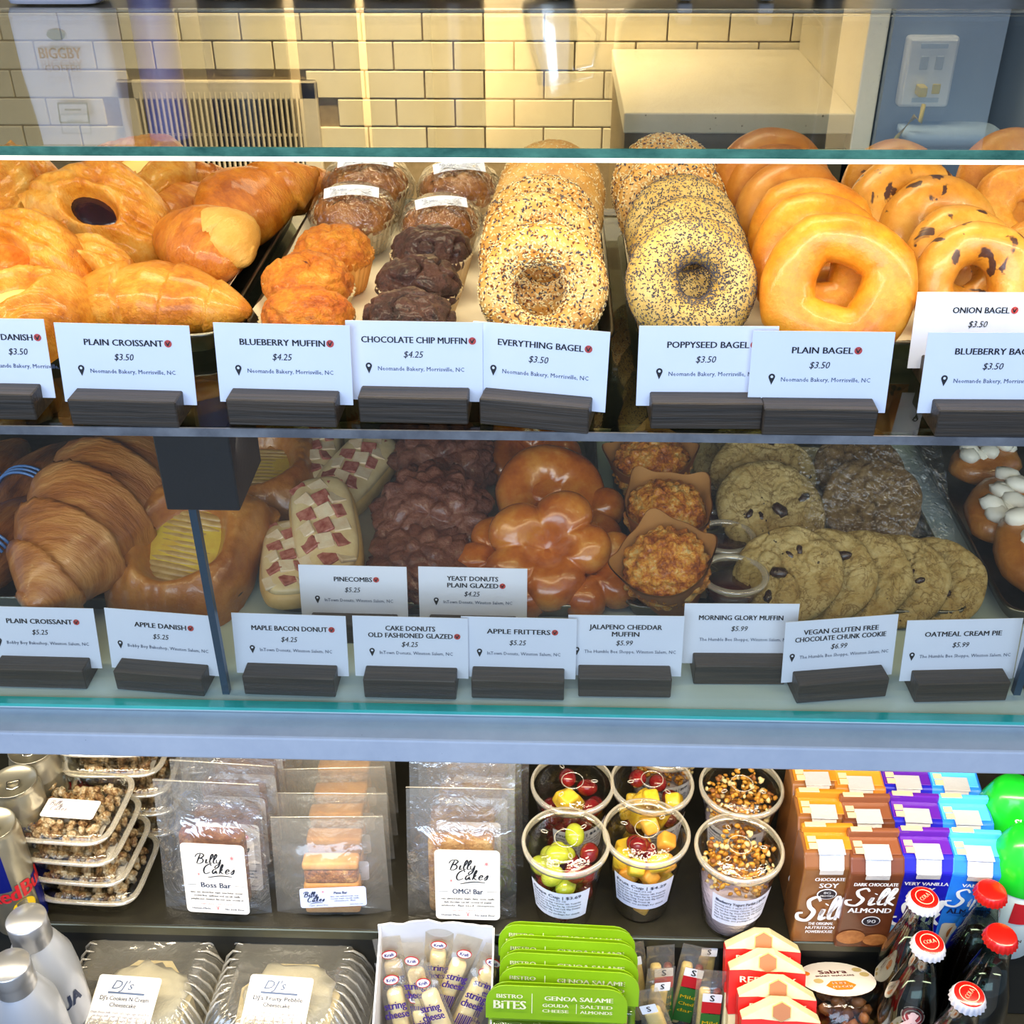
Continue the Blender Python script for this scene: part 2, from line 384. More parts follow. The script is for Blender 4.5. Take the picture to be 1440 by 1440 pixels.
# network plate
pp = at_y(1301, 98, WRY)
ol = empty('network_plate', 'white network wall plate with two keystone ports on the grey wall', 'outlet', loc=(pp.x, WRY, pp.z))
m_pl = mat('outlet_plastic', 'E8ECEE', .35); m_yel = mat('yellow_plastic', 'D8C020', .4)
M().box((0, -.008, 0), (.062, .018, .082), .005, 3, smooth=True).build('wall_box', m_pl, ol)
M().box((0, -.018, .0), (.056, .004, .076), .002, 2).build('cover', m_pl, ol)
for sx in (-1, 1):
    M().box((sx*.009, -.0205, .012), (.010, .002, .016), .001, 1).build('port', mat('port_grey', 'B4BCC0', .4), ol)
M().box((.011, -.0208, -.018), (.010, .002, .012), .001, 1).build('port', m_yel, ol)
for zz in (.031, -.031): M().box((0, -.0205, zz), (.032, .0015, .0055)).build('label_strip', mat('label_grey', 'AEC0D0', .5), ol)
pe = at_y(1262, 192, WRY-.05)
c0 = Vector((pp.x-.009, WRY-.026, pp.z-.018))
pts = [c0, c0+Vector((0, -.022, -.012)), c0+Vector((-.004, -.034, -.030)), pe*.5+c0*.5+Vector((.004, -.012, .0)), pe, pe+Vector((-.02, 0, -.06)), pe+Vector((-.03, .01, -.2))]
cb = empty('network_cable', 'thin yellow network cable hanging down from the wall plate', 'cable', loc=c0)
M().tube([p-c0 for p in pts[1:]], .0028, 8).build('cord', m_yel, cb)
M().box((0, -.003, 0), (.010, .018, .012), .001, 1).build('plug', m_yel, cb)
pt = at_y(1345, 198, WRY-.06)
tr_ = empty('wall_ledge', 'pale blue rounded ledge on the grey wall below the network plate', 'ledge', loc=(pt.x, WRY-.03, pt.z))
M().sq([(.055, .03, -.008, 5), (.06, .034, 0, 5), (.06, .034, .006, 5), (.056, .03, .008, 5)], 40, capa=True, capb=True).build('ledge_top', mat('ledge_blue', 'B8D0E6', .4), tr_)
M().box((0, .0, -.016), (.09, .02, .016), .003, 2).build('bracket', mat('ledge_under', '8AA2B8', .5), tr_)
# floor, ceiling with downlights, left wall
M().box((0, 0, -.05), (8, 8, .1)).build('floor', mat('floor_tile', '6A665E', .5, col2='7A766E', nscale=4))['kind'] = 'structure'
M().box((0, .9, 3.05), (6, 3.4, .1)).build('ceiling', mat('ceiling_paint', 'A89E8C', .9))['kind'] = 'structure'
m_lamp = mat('downlight_glow', 'FFE9C8', .5, emis=14)
dl = empty('ceiling_downlight', None, None, loc=(0, 1.3, 2.995))
M().lathe([(.05, 0), (.06, -.004), (.07, 0)], 24).build('trim_ring', m_pl, dl); M().disc((0, 0), .05, 20, z=-.001).build('lamp', m_lamp, dl)
DL = Proto(dl)
for i, (x, y) in enumerate([(-1.5, 1.1), (-.75, 1.1), (0.02, 1.1), (.75, 1.1), (-1.1, 1.6), (-.35, 1.6), (.4, 1.6)]):
    DL.put((x, y, 2.995), label='round recessed downlight in the ceiling, seen only as a glint in the case glass', cat='downlight', group='ceiling downlights')
# ------------------------------------------------------------------ display case
CW = 2.2; FY = .66; BY = 1.115
def slab(name, m, c, sz, r=0):
    q = M(); q.box((0, 0, 0), sz, r, 1); o = q.build(name, m); o.location = c; return o
def pane(root, label, parts):
    c0 = Vector(parts[0][2]); e = empty(root, label, 'glass pane' if 'pane' in root else 'shelf', loc=c0)
    for nm, m_, c, sz in parts:
        o = slab(nm, m_, Vector(c)-c0, sz); o.parent = e
    return e
gt = .0052
pane('top_pane', 'clear horizontal top glass of the bakery case with green front edge and light strip', [('glass', m_glass, (0, (FY+BY)/2+.001, ZG-gt/2), (CW, BY-FY, gt)),
     ('front_edge', m_gedge, (0, FY-.0008, ZG-gt/2), (CW, .0014, gt)), ('light_strip', m_led, (0, FY+.004, ZG-gt-.0016), (CW, .008, .0028))])
pane('glass_shelf', 'glass shelf carrying the upper trays and price cards', [('glass', m_shelfglass, (0, (FY+BY)/2+.001, ZU-.003), (CW, BY-FY, .006)), ('front_edge', m_gedge2, (0, FY-.0008, ZU-.003), (CW, .0014, .0062))])
pane('front_pane', 'upright front glass of the lower case with a teal bottom edge', [('glass', m_frontglass, (0, FY+.006, (ZU-.008+ZD)/2), (CW, .004, ZU-.008-ZD-.001)), ('bottom_edge', m_teal, (0, FY+.003, ZD+.0015), (CW, .008, .003))])
tag(slab('case_deck', m_deck, (0, (FY+BY)/2+.004, ZD-.003), (CW, BY-FY, .0058)), 'pale smooth deck of the lower case under its trays and cards', 'shelf')
tag(slab('case_backing', mat('case_rear', '39342A', .6), (0, BY+.004, (ZD+ZU)/2), (CW, .008, ZU-ZD-.006)), 'dark panel closing the back of the lower case', 'panel')
bx = at_y(280, 664, FY+.02)
zt_, zb_ = ZU-.008, at_y(288, 713, FY+.02).z
m_post = mat('post_metal', '3E5A74', .35, .6)
br = empty('shelf_bracket', 'dark square box under the glass shelf with a slim blue-grey post below it', 'bracket', loc=(bx.x, FY+.05, zb_))
M().box((0, 0, (zt_-zb_)/2), (.052, .07, zt_-zb_), .001, 1).build('driver_box', m_dark, br)
pb = at_z(323, 962, ZD); M().box((pb.x-bx.x, -.03, (ZD-zb_)/2), (.0055, .006, zb_-ZD)).build('post', m_post, br)
pb2 = at_z(1428, 985, ZD); tag(slab('shelf_post', m_post, (pb2.x, FY+.03, (ZU+ZD)/2), (.0055, .006, ZU-ZD-.01)), 'slim dark post at the right end of the lower case', 'post')
# stone ledge
lf = at_z(720, 1043, .834)
LD = M().box((0, (lf.y+FY+.5)/2, .834-.0125), (CW, FY+.5-lf.y, .0235), .002, 2)
tag(LD.build('stone_ledge', m_stone), 'pale blue-grey quartz ledge running along under the display case', 'ledge')
# rear worktop behind the case at the height of the top pane: carries the coffee bag and machines mirrored in the glass
rs = empty('rear_shelf', 'thin steel shelf behind the top pane of the display case', 'shelf', loc=(0, BY+.006, ZG))
M().box((0, .15, -.004), (CW, .29, .004), .001, 1).build('shelf_plate', m_steel, rs)
for xx in (-1.05, 1.05): M().box((xx, .15, -.64), (.03, .03, 1.25)).build('upright', m_steel, rs)
# coffee bag
bc = (at_y(30, 10, BY+.05).x+at_y(150, 10, BY+.05).x)/2
m_bag = mat('bag_white', 'E6E4F0', .6, col2='D4D4E4', nscale=12, bump=.6, bscale=14)
bag = empty('coffee_bag', 'white coffee bag with orange lettering standing behind the case, mirrored in the top glass', 'coffee bag', loc=(bc, BY+.045, ZG))
M().sq([(.042, .024, 0, 6), (.046, .026, .01, 6), (.047, .022, .06, 5), (.046, .010, .105, 5), (.046, .003, .122, 8), (.046, .0025, .134, 8)], 40, capa=True, capb=True).build('pouch', m_bag, bag)
TB = Matrix.Translation((0, -.0275, 0)) @ Euler((PI/2, 0, 0)).to_matrix().to_4x4()
q = M()
def flipw(p): return Vector((p.x, .075-p.y*1, p.z))
q.text('BIGGBY', 0, .028, .014, 0, TB, bold=.03, fit=.040, warp=flipw).text('COFFEE', 0, .016, .009, 1, TB, fit=.034, warp=flipw)
q.disc((0, .026), .009, 12, 2, TB, ry=.005)
q.build('lettering', [mat('bag_orange', 'D08A50', .6), mat('bag_brown', 'B09C94', .6), mat('bag_leaf', '7A8C88', .6)], bag)
q = M(); TB2 = Matrix.Translation((0, -.0235, .098)) @ Euler((PI/2+.22, 0, 0)).to_matrix().to_4x4()
q.rrect(0, 0, .030, .019, .001, 0, TB2).rrect(0, 0, .027, .016, .001, 1, TB2, z=.0003).rrect(0, -.003, .016, .0015, .0003, 0, TB2, z=.0006)
q.build('bag_label', [mat('label_frame', '6A8088', .6), m_white], bag)
# dark grinder and steel canisters behind
m_chrome = mat('chrome', 'C8CCD0', .18, 1); m_dullsteel = mat('dull_steel', '4A4A50', .8)
gx = at_y(1010, 5, BY+.12).x
gr = empty('espresso_machine', 'black espresso machine on silver feet standing behind the case at right', 'coffee machine', loc=(gx, BY+.11, ZG))
M().sq([(.085, .05, .012, 3.2), (.10, .06, .03, 3.6), (.104, .064, .10, 4), (.10, .06, .17, 4), (.095, .058, .175, 4)], 48, capa=True, capb=True).build('body', m_dark, gr)
for sx in (-.04, .035):
    M().box((sx, -.05, .0055), (.014, .03, .012), .002, 2).build('foot', mat('foot_grey', '9A9CA6', .5), gr)
def canister(px, wd, col, lab, hgt=.16):
    x = at_y(px, 5, BY+.08).x
    o = empty('canister', lab, 'canister', loc=(x, BY+.08+random.uniform(0, .05), ZG))
    M().lathe([(.0, 0), (wd, 0), (wd, .003), (wd, hgt*.9), (wd*.97, hgt*.92)], 32).build('body', col, o)
    M().lathe([(wd*1.02, hgt*.9), (wd*1.02, hgt), (0, hgt+.002)], 32).build('lid', m_dark, o)
canister(455, .030, m_dullsteel, 'slim steel canister behind the case, left one of the pair left of the pendant glow')
canister(560, .034, m_dullsteel, 'steel canister behind the case, right one of the pair left of the pendant glow')
canister(195, .022, mat('lavender_plastic', '8F8FD0', .4), 'lavender plastic canister beside the white coffee bag')
canister(330, .042, m_dark, 'wide black canister between the lavender and the steel ones')
canister(640, .028, mat('brown_glass', '4A2A1A', .2), 'dark brown canister next to the steel jug')
canister(1180, .016, m_dark, 'thin black canister right of the espresso machine')
x = at_y(770, 5, BY+.07).x
jug = empty('milk_jug', 'polished steel milk jug standing tilted behind the case, mirrored in the top glass', 'jug', loc=(x, BY+.08, ZG))
M().lathe([(0, 0), (.024, 0), (.027, .006), (.026, .04), (.019, .07), (.021, .08)], 32, T=Euler((0, .12, 0)).to_matrix().to_4x4()).build('body', m_chrome, jug)
M().tube([(.02, 0, .07), (.045, 0, .065), (.05, 0, .035), (.03, 0, .018)], .003).build('handle', m_chrome, jug)
# ------------------------------------------------------------------ price cards
m_block = m_blockm
CARDW, CARDH = .0895, .0535
def card_letters(lines, price, vendor, parent, dx=0, pin=True, em=True, vx=0):
    """local frame: x right, z up, facing -y"""
    T = Matrix.Translation((0, -.0006, 0)) @ Euler((PI/2, 0, 0)).to_matrix().to_4x4(); q = M()
    y = .0392 if len(lines) == 1 else .0415; sz = .0060
    for i, s in enumerate(lines):
        wd = len(s)*.0035*(.94 if len(s) > 18 else 1)
        q.text(s, dx, y-i*.0062, sz, 0, T, bold=.028, fit=wd, res=2)
    lw = len(lines[-1])*.0035*(.94 if len(lines[-1]) > 18 else 1)
    q.text(price, dx-.001, .0295 if len(lines) == 1 else .0275, .0062, 0, T, shear=.22, bold=.004, sx=.93, res=2)
    q.text(vendor, dx+.004+vx, .0205, .0041, 1, T, bold=.006, fit=len(vendor)*.00178, res=1)
    q.build('lettering', [m_ink, m_slate], parent)
    if pin:
        px_ = dx+.004+vx-len(vendor)*.00089-.006; p = M()
        a = [(.0021*math.cos(t), .0021*math.sin(t)+.0235) for t in np.linspace(-.35, PI+.35, 14)]+[(0, .0182)]
        p.add([(px_+x_, y_, 0) for x_, y_ in a], [list(range(len(a)))], 0, T, False).disc((px_, .0236), .0009, 10, 1, T, z=.0001)
        p.build('map_pin', [m_ink, m_card], parent)
    if em:
        ex = dx+lw/2+.0035; ey = y-(len(lines)-1)*.0062+.0021; p = M()
        p.disc((ex, ey), .0025, 18, 0, T).stroke([(ex-.0014, ey+.0013), (ex-.0002, ey-.0013), (ex+.0003, ey-.0002), (ex+.0015, ey+.0015)], .0008, 1, T, warp=lambda v: v+Vector((0, 0, .0001)), n=3)
        p.build('emblem', [m_red, m_ink], parent)
blk = M().box((0, 0, .0095), (.072, .030, .019), .0008, 1)
blkp = Proto(tag(blk.build('card_holder', m_block), None, None))
def price_card(px, py, z, slope, lines, price, vendor, label, blabel, dx=0, kpx=.00142, pin=True, em=True, lean=10, vx=0, bw=1.0):
    yaw = -math.atan((slope-1.8)*kpx/.0895); p = at_z(px, py, z)
    p = p+Matrix.Rotation(yaw, 3, 'Z') @ Vector((0, .015, 0))
    blkp.put(p, (0, 0, yaw), blabel, 'card holder', 'dark wooden card holders', scale=(bw, 1, 1))
    c = empty('price_card', label, 'price card', 'white price cards', loc=p+Vector((0, 0, .0095)), rot=(-math.radians(lean), 0, yaw))
    M().box((0, 0, CARDH/2), (CARDW, .0005, CARDH)).build('card', m_card, c)
    card_letters(lines, price, vendor, c, dx, pin, em, vx)
NB = 'Neomande Bakery, Morrisville, NC'; BB = 'Bobby Boy Bakeshop, Winston Salem, NC'; IT = 'InTown Donuts, Winston Salem, NC'; HB = 'The Humble Bee Shoppe, Winston Salem, NC'
UP = [(-22, 590, 3, ['DANISH'], '$3.50', NB, 'danish', .025), (177, 600, 4, ['PLAIN CROISSANT'], '$3.50', NB, 'plain croissant, upper shelf', 0),
      (398, 600, 4, ['BLUEBERRY MUFFIN'], '$4.25', NB, 'blueberry muffin', 0), (582, 596, 3, ['CHOCOLATE CHIP MUFFIN'], '$4.25', NB, 'chocolate chip muffin', 0),
      (750, 604, 13, ['EVERYTHING BAGEL'], '$3.50', NB, 'everything bagel', 0), (992, 604, 1, ['POPPYSEED BAGEL'], '$3.50', NB, 'poppyseed bagel', 0),
      (1150, 613, 2, ['PLAIN BAGEL'], '$3.50', NB, 'plain bagel', 0), (1372, 549, 1, ['ONION BAGEL'], '$3.50', NB, 'onion bagel', 0),
      (1393, 615, 1, ['BLUEBERRY BAGEL'], '$3.50', NB, 'blueberry bagel', 0)]
for px, py, sl_, ln, pr, vn, nm, dx in UP:
    price_card(px, py, ZU, sl_, ln, pr, vn, 'white card reading %s %s in a dark holder' % (ln[0].lower(), pr) + (' on the glass shelf' if 'CROISSANT' in ln[0] else ''),
               'dark wooden block holding the %s card' % nm + (' on the glass shelf' if 'croissant' not in nm else ''), dx)
LO = [(60, 968, 3, ['PLAIN CROISSANT'], '$5.25', BB), (226, 975, 11, ['APPLE DANISH'], '$5.25', BB), (408, 979, 4, ['MAPLE BACON DONUT'], '$4.25', IT),
      (577, 983, 3, ['CAKE DONUTS', 'OLD FASHIONED GLAZED'], '$4.25', IT), (728, 984, 3, ['APPLE FRITTERS'], '$5.25', IT),
      (878, 981, 1, ['JALAPENO CHEDDAR', 'MUFFIN'], '$5.99', HB), (497, 905, 3, ['PINECOMBS'], '$5.25', IT), (664, 908, 3, ['YEAST DONUTS', 'PLAIN GLAZED'], '$4.25', IT),
      (1039, 963, 0, ['MORNING GLORY MUFFIN'], '$5.99', HB), (1183, 985, -12, ['VEGAN GLUTEN FREE', 'CHOCOLATE CHUNK COOKIE'], '$6.99', HB),
      (1350, 987, -4, ['OATMEAL CREAM PIE'], '$5.99', HB), (1512, 985, 2, ['CREAM PUFF'], '$5.99', HB)]
for px, py, sl_, ln, pr, vn in LO:
    nm = ' '.join(ln).lower()
    hb = vn == HB
    price_card(px, py, ZD, sl_, ln, pr, vn, 'white card reading %s %s in the lower case' % (nm, pr), 'dark wooden block holding the %s card in the lower case' % nm,
               kpx=.00092, em=not hb, pin=(nm != 'morning glory muffin'), bw=1.0)
# ------------------------------------------------------------------ trays
def tray(px_c, z, wd, y0, y1, label, liner=True, rim=.016, xoff=None, lw=None):
    p = Vector((xoff, (y0+y1)/2, z)); o = empty('sheet_tray', label, 'tray', 'metal sheet trays', loc=p); hy = (y1-y0)/2
    M().sq([(wd/2-.008, hy-.008, 0.0, 22), (wd/2-.003, hy-.003, rim, 22), (wd/2, hy, rim+.001, 22), (wd/2+.001, hy+.001, rim-.001, 22), (wd/2-.001, hy-.001, rim-.003, 22), (wd/2-.006, hy-.006, .0, 22)], 72, capa=True).build('pan', m_steel, o)
    M().sq([(wd/2-.010, hy-.010, .0012, 22), (.001, .001, .0012, 22)], 72).build('pan_floor', m_steel, o)
    return o
def liner(x, y, z, wx, wy, rz, label, curl=.02):
    q = M()
    def fn(u, v):
        a = (u-.5)*wx; b = (v-.5)*wy; e = max(0, abs(u-.5)*2-.86)/.14; e2 = max(0, .1-v)/.1
        return (a, b, .0005+curl*e*e+.0015*fbm(Vector((a*18, b*18, x)))+.004*e2)
    q.grid(fn, 34, 34, False, False)
    q.grid(lambda u, v: tuple(Vector(fn(u, v))-Vector((0, 0, .0004))), 34, 34, False, False)
    o = q.build('paper_liner', m_liner); o.location = (x, y, z); o.rotation_euler = (0, 0, rz); return tag(o, label, 'liner', 'paper tray liners')
# upper trays: edges read from photo on the shelf plane
def xy(px, py, z): p = at_z(px, py, z); return p.x, p.y
TU0, TU1 = at_z(720, 505, ZU).y, 1.09
e1 = at_z(330, 470, ZU).x; e1b = at_z(345, 470, ZU).x; e2 = at_z(872, 480, ZU).x; e3 = at_z(884, 480, ZU).x
tray(0, ZU, .46, TU0, TU1, 'metal tray of danishes and croissants, upper shelf left', xoff=e1-.23)
tray(0, ZU, e2-e1b-.012, TU0, TU1, 'metal tray of muffins and everything bagels, middle of the upper shelf', xoff=(e1b+e2)/2)
tray(0, ZU, .46, TU0, TU1, 'metal tray of bagels, upper shelf right', xoff=e3+.235)
liner(e1-.20, (TU0+TU1)/2, ZU+.006, .385, TU1-TU0-.03, 0, 'white paper liner under the croissants and danishes on the upper shelf')
liner((e1b+e2)/2, (TU0+TU1)/2, ZU+.006, e2-e1b-.03, TU1-TU0-.03, 0, 'white paper liner under the muffins, middle of the upper shelf')
liner(e3+.235, (TU0+TU1)/2, ZU+.006, .43, TU1-TU0-.03, 0, 'white paper liner under the poppy seed and plain bagels')
TL0, TL1 = at_z(720, 872, ZD).y, 1.10
f1 = at_z(350, 862, ZD).x; f2a = at_z(372, 862, ZD).x; f2b = at_z(853, 862, ZD).x; f3a = at_z(868, 862, ZD).x; f3b = at_z(1392, 862, ZD).x
zt_in = ZD
tray(0, ZD, .42, TL0, TL1, 'metal tray of big croissants and apple danish, lower case left', xoff=f1-.215)
tray(0, ZD, f2b-f2a-.004, TL0, TL1, 'metal tray of donuts and fritters, middle of the lower case', xoff=(f2a+f2b)/2)
tray(0, ZD, f3b-f3a-.03, TL0, TL1, 'metal tray of cheddar muffins and cookies in the lower case', xoff=(f3a+f3b)/2-.01)
tray(0, ZD, .40, TL0, TL1, 'metal tray of cream pastries at the right end of the lower case', xoff=f3b+.205)
liner((f2a+f2b)/2, (TL0+TL1)/2, ZD+.004, f2b-f2a-.05, TL1-TL0-.05, .0, 'brown paper liner under the donuts in the lower case', .01).data.materials[0] = m_liner
liner((f3a+f3b)/2-.01, (TL0+TL1)/2, ZD+.004, f3b-f3a-.07, TL1-TL0-.05, .0, 'paper liner under the cookies in the lower case', .01)
ZUT, ZDT = ZU+.0085, ZD+.0065
# ------------------------------------------------------------------ bakery goods: materials
c_bagel = food('bagel_crust', [(.25, 'B8640C'), (.5, 'DC881C'), (.75, 'E8A838')], 22, .35, 260, .36, .25)
c_bagelb = food('bagel_crust_brown', [(.25, '9C5412'), (.5, 'B87020'), (.75, 'CC8C38')], 18, .3, 140, .42, .25)
c_bagelp = food('bagel_crust_pale', [(.25, 'BE7C28'), (.5, 'D49C48'), (.75, 'E4B86C')], 24, .6, 160, .5, .1)
c_bagelpo = food('bagel_crust_poppy', [(.25, 'B88C38'), (.5, 'CCA858'), (.75, 'DCC078')], 24, .6, 200, .5, .1, specks='4C4A4E', speck_scale=420, speck_size=.38)
c_berry = food('bagel_crust_berry', [(.25, 'B87018'), (.5, 'CE8C2C'), (.72, 'DCA64C')], 22, .35, 130, .4, .3, blot=('4A2C20', 56, .61))
c_onion = food('bagel_crust_onion', [(.25, 'C0701C'), (.5, 'D68C26'), (.75, 'E2A640')], 26, .6, 200, .45, .2, micro=.6)
m_seed = mat('sesame_seed', 'F3E2AE', .5, col2='E0BE78', nscale=300); m_seed2 = mat('poppy_seed', '3B3A40', .5, col2='55505A', nscale=400); m_seed3 = mat('toasted_onion', '8A4A1C', .6, col2='5A2C12', nscale=300)
c_puff = food('puff_pastry', [(.2, 'A04E06'), (.4, 'CE7A10'), (.56, 'E0982A'), (.72, 'E8AE4C'), (.9, 'F0CC86')], 30, 1.0, 300, .34, .35, streak=(1, 2.6, 1), micro=.55)
c_crois = food('croissant_crust', [(.25, '984806'), (.5, 'C87010'), (.75, 'E09A34')], 26, .9, 300, .34, .3, micro=.5, scale=(1.8, .8, .8))
c_croisp = food('croissant_dough', [(.3, 'D89430'), (.7, 'E8B458')], 30, .8, 200, .45, .1, streak=(3, 1, 1))
c_lam = food('laminated_crust', [(.25, '7E4416'), (.45, 'A8662A'), (.62, 'C08444'), (.8, 'D6A468')], 30, 1.0, 120, .35, .5, scale=(2.6, .45, .45))
c_lamd = food('chocolate_laminated', [(.3, '4A2410'), (.5, '7A4620'), (.72, '9A6A3C')], 34, .9, 120, .35, .45, scale=(.3, 2.2, 2.2))
c_danl = food('danish_crust_brown', [(.25, '8E4E1C'), (.5, 'B0702E'), (.75, 'C68E4A')], 22, .5, 170, .3, .6)
m_jamb = mat('berry_jam', '14060E', .08, col2='2A0A18', nscale=120, bump=.8, bscale=90, coat=1)
m_jamo = mat('apricot_jam', 'A84A0C', .1, col2='D8822A', nscale=100, bump=.9, bscale=80, coat=1)
m_custard = mat('custard', 'D8C04A', .35, col2='C8A040', nscale=60, bump=.3, bscale=90)
m_apple = mat('apple_slice', 'C4A66A', .35, col2='A5824A', nscale=90, bump=.3, bscale=200, coat=.3)
c_muf = food('muffin_crumb', [(.24, '9E420A'), (.42, 'CC6A0E'), (.6, 'E08A1C'), (.8, 'F0AE44')], 40, 1.0, 300, .5, .15, bdist=.004, micro=.6, blot=('6A2010', 90, .72))
c_choc = food('chocolate_crumb', [(.25, '2A1410'), (.5, '4A2A22'), (.75, '5E3A2E')], 45, 1.0, 300, .42, .25, bdist=.004, micro=.5, veins=('160A08', 60, .02))
c_wrapm = food('wrapped_muffin_crumb', [(.25, '6A3A10'), (.5, '9A5C1A'), (.75, 'B87A2A')], 40, .8, 220, .45, .2)
m_cup = mat('pleated_paper', 'D9C49A', .7, col2='CDB280', nscale=40); m_cupb = mat('pleated_paper_golden', 'D68C3A', .6, col2='E2A456', nscale=40)
m_wrap = glass('cling_film', 'FFFFFF', 1.6, .08, .9, 90, f0=.06)
c_ched = food('cheddar_crust', [(.28, '8A3E0A'), (.42, 'C46C14'), (.55, 'E49A2C'), (.7, 'EFC678'), (.85, 'DCCB98')], 60, 1.0, 300, .38, .35, bdist=.004, micro=.8)
m_tulip = mat('tulip_paper', '9A5A24', .5, col2='7E4418', nscale=20, bump=.15, bscale=50); m_tulipin = mat('tulip_paper_inner', 'B07E44', .6)
c_cook = food('cookie_dough', [(.25, '9C7A3C'), (.45, 'B49A5C'), (.7, 'C6B078')], 36, .7, 230, .6, 0, specks='4A3418', speck_scale=95, speck_size=.26, bdist=.003, veins=('8A6E38', 55, .035), micro=.6, blot=('3A2A1A', 85, .70))
c_oat = food('oat_cookie', [(.25, '5E4420'), (.5, '86683A'), (.75, 'A88C5A')], 90, 1.0, 200, .6, 0, bdist=.004)
m_chunk = mat('chocolate_chunk', '2A1A14', .25, col2='3E2820', nscale=150, bump=.4, bscale=200, coat=.3)
c_frit = food('chocolate_donut', [(.25, '4E2416'), (.5, '74402C'), (.75, '92604A')], 36, .8, 260, .3, .5, bdist=.003, micro=.6)
c_glaz = food('glazed_donut', [(.25, '8E3E10'), (.5, 'B8641E'), (.75, 'D08A38')], 22, .25, 90, .2, .8)
c_bun = food('bar_donut_dough', [(.3, 'C49A54'), (.7, 'DDBE80')], 20, .2, 120, .5, .1)
m_icing = mat('maple_icing', 'E4D0A0', .35, col2='D4B888', nscale=60, bump=.4, bscale=80, coat=.3); m_bacon = mat('bacon', '8E3C30', .4, col2='C08070', nscale=180, bump=.4, bscale=200)
m_fat = mat('bacon_fat', 'E2D2B4', .4, col2='D8BC9A', nscale=120, bump=.3)
m_cream = mat('whipped_cream', 'F0EEE2', .45, bump=.2, bscale=80)
m_clear = glass('clear_plastic', 'FBFAF4', 1.5, .06, .25, 60, f0=.05)
m_clear2 = glass('clear_rim_plastic', 'FAF4E4', 3.2, .12, 0, 60, haze=.24, hazecol='FFF6E2', f0=.09)
m_sauce = mat('red_sauce', '4A1A18', .2, coat=.5)
# ------------------------------------------------------------------ shapes
def torus_fn(R, r, sq=.85, seed=0, amp=.07, hole=1, squar=0):
    def fn(u, v):
        a = u*2*PI; b = v*2*PI
        k = 1+squar*(1/max(abs(math.cos(a+.3)), abs(math.sin(a+.3)))-1)
        n = fbm(Vector((math.cos(a)*1.2+seed, math.sin(a)*1.2, math.cos(b)*.8)))*amp
        rr_ = r*(1+n+.10*math.sin(a+seed)); cb = math.cos(b); sb = math.sin(b)
        rad_ = R*k+rr_*cb*(1 if cb > 0 else hole); z = rr_*sb*sq
        if z < -r*.55: z = -r*.55-(-r*.55-z)*.3
        return (rad_*math.cos(a), rad_*math.sin(a), z)
    return fn
def seeds(fn, n, size, mats, seed, top=True, probs=(1,)):
    rnd = random.Random(seed); q = M()
    for _ in range(n):
        u = rnd.random(); v = rnd.uniform(-.04, .54) % 1
        p = Vector(fn(u, v)); e = .004
        du = Vector(fn((u+e) % 1, v))-p; dv = Vector(fn(u, (v+e) % 1))-p; nn = du.cross(dv)
        if nn.length == 0: continue
        nn.normalize(); t = du.normalized(); a = rnd.uniform(0, PI*2); t2 = nn.cross(t)
        d = t*math.cos(a)+t2*math.sin(a); e2 = nn.cross(d); L = size*rnd.uniform(.7, 1.25); W_ = L*.5; p = p+nn*.0003
        mi = rnd.choices(range(len(probs)), probs)[0]
        q.add([p+d*L, p+e2*W_, p-d*L, p-e2*W_, p+nn*W_*.8, p-nn*.0004], [[0, 1, 4], [1, 2, 4], [2, 3, 4], [3, 0, 4]], mi, None, False)
    return q
def make_bagel(kind, crust, seed, R=.033, r=.0178, sd=None, sq=.86, hole=1, squar=0, amp=.08):
    o = empty('bagel'); fn = torus_fn(R, r, sq, seed, amp, hole, squar)
    M().grid(fn, 64, 30, True, True).build('crust', crust, o)
    if sd:
        s = seeds(fn, *sd[:2], sd[2], seed, probs=sd[3]).build('seed_topping', sd[2], o); s['kind'] = 'stuff'
    return Proto(o)
BE = make_bagel('everything', c_bagelp, 1, R=.0368, r=.0158, sd=(2900, .0016, [m_seed, m_seed2, m_seed3], (.62, .2, .18)))
BP = make_bagel('poppy', c_bagelpo, 4, R=.032, r=.0185, sd=(4200, .0010, [m_seed2], (1,)), hole=1.02)
BS = make_bagel('sesame', c_bagelp, 9, sd=(1300, .0013, [m_seed], (1,)), sq=.95)
BN = make_bagel('plain', c_bagel, 3, R=.037, r=.0215, sq=.85, squar=.25, amp=.05)
BR = make_bagel('egg', c_bagelb, 6, R=.033, r=.019, sq=.9)
BB_ = make_bagel('berry', c_berry, 8, R=.033, r=.0185, sq=.9, amp=.12)
BO = make_bagel('onion', c_onion, 11, R=.032, r=.019, amp=.14)
def bagel(P, px, py, wpx, D, tilt, yaw, label, spin=0, group=None, zadd=0):
    p = Vector((0, 0, CAMZ))+ray(px, py)*(D*FPX/wpx)
    e = (Euler(rad(tilt, 0, yaw)).to_matrix() @ Euler(rad(0, 0, spin)).to_matrix()).to_euler()
    return P.put(p, e, label, 'bagel', group, D/P.D)
BE.D, BP.D, BS.D, BN.D, BR.D, BB_.D, BO.D = .103, .101, .101, .121, .104, .103, .103
def rowz(P, px, py, zc, wpx, tilt, yaw, label, spin=0):
    """centre seen at the pixel and lying at height zc; size from its width"""
    p = at_z(px, py, zc); dpt = (p-Vector((0, 0, CAMZ))).dot(ff); D = wpx*dpt/FPX
    e = (Euler(rad(0, 0, yaw)).to_matrix() @ Euler(rad(tilt, 0, 0)).to_matrix() @ Euler(rad(0, 0, spin)).to_matrix()).to_euler()
    return P.put(p, e, label, 'bagel', None, D/P.D)
z0 = ZUT
G = 'bagels'
rowz(BE, 761, 407, z0+.043, 178, 62, 4, 'front everything bagel with a wide open hole, nearest its price card')
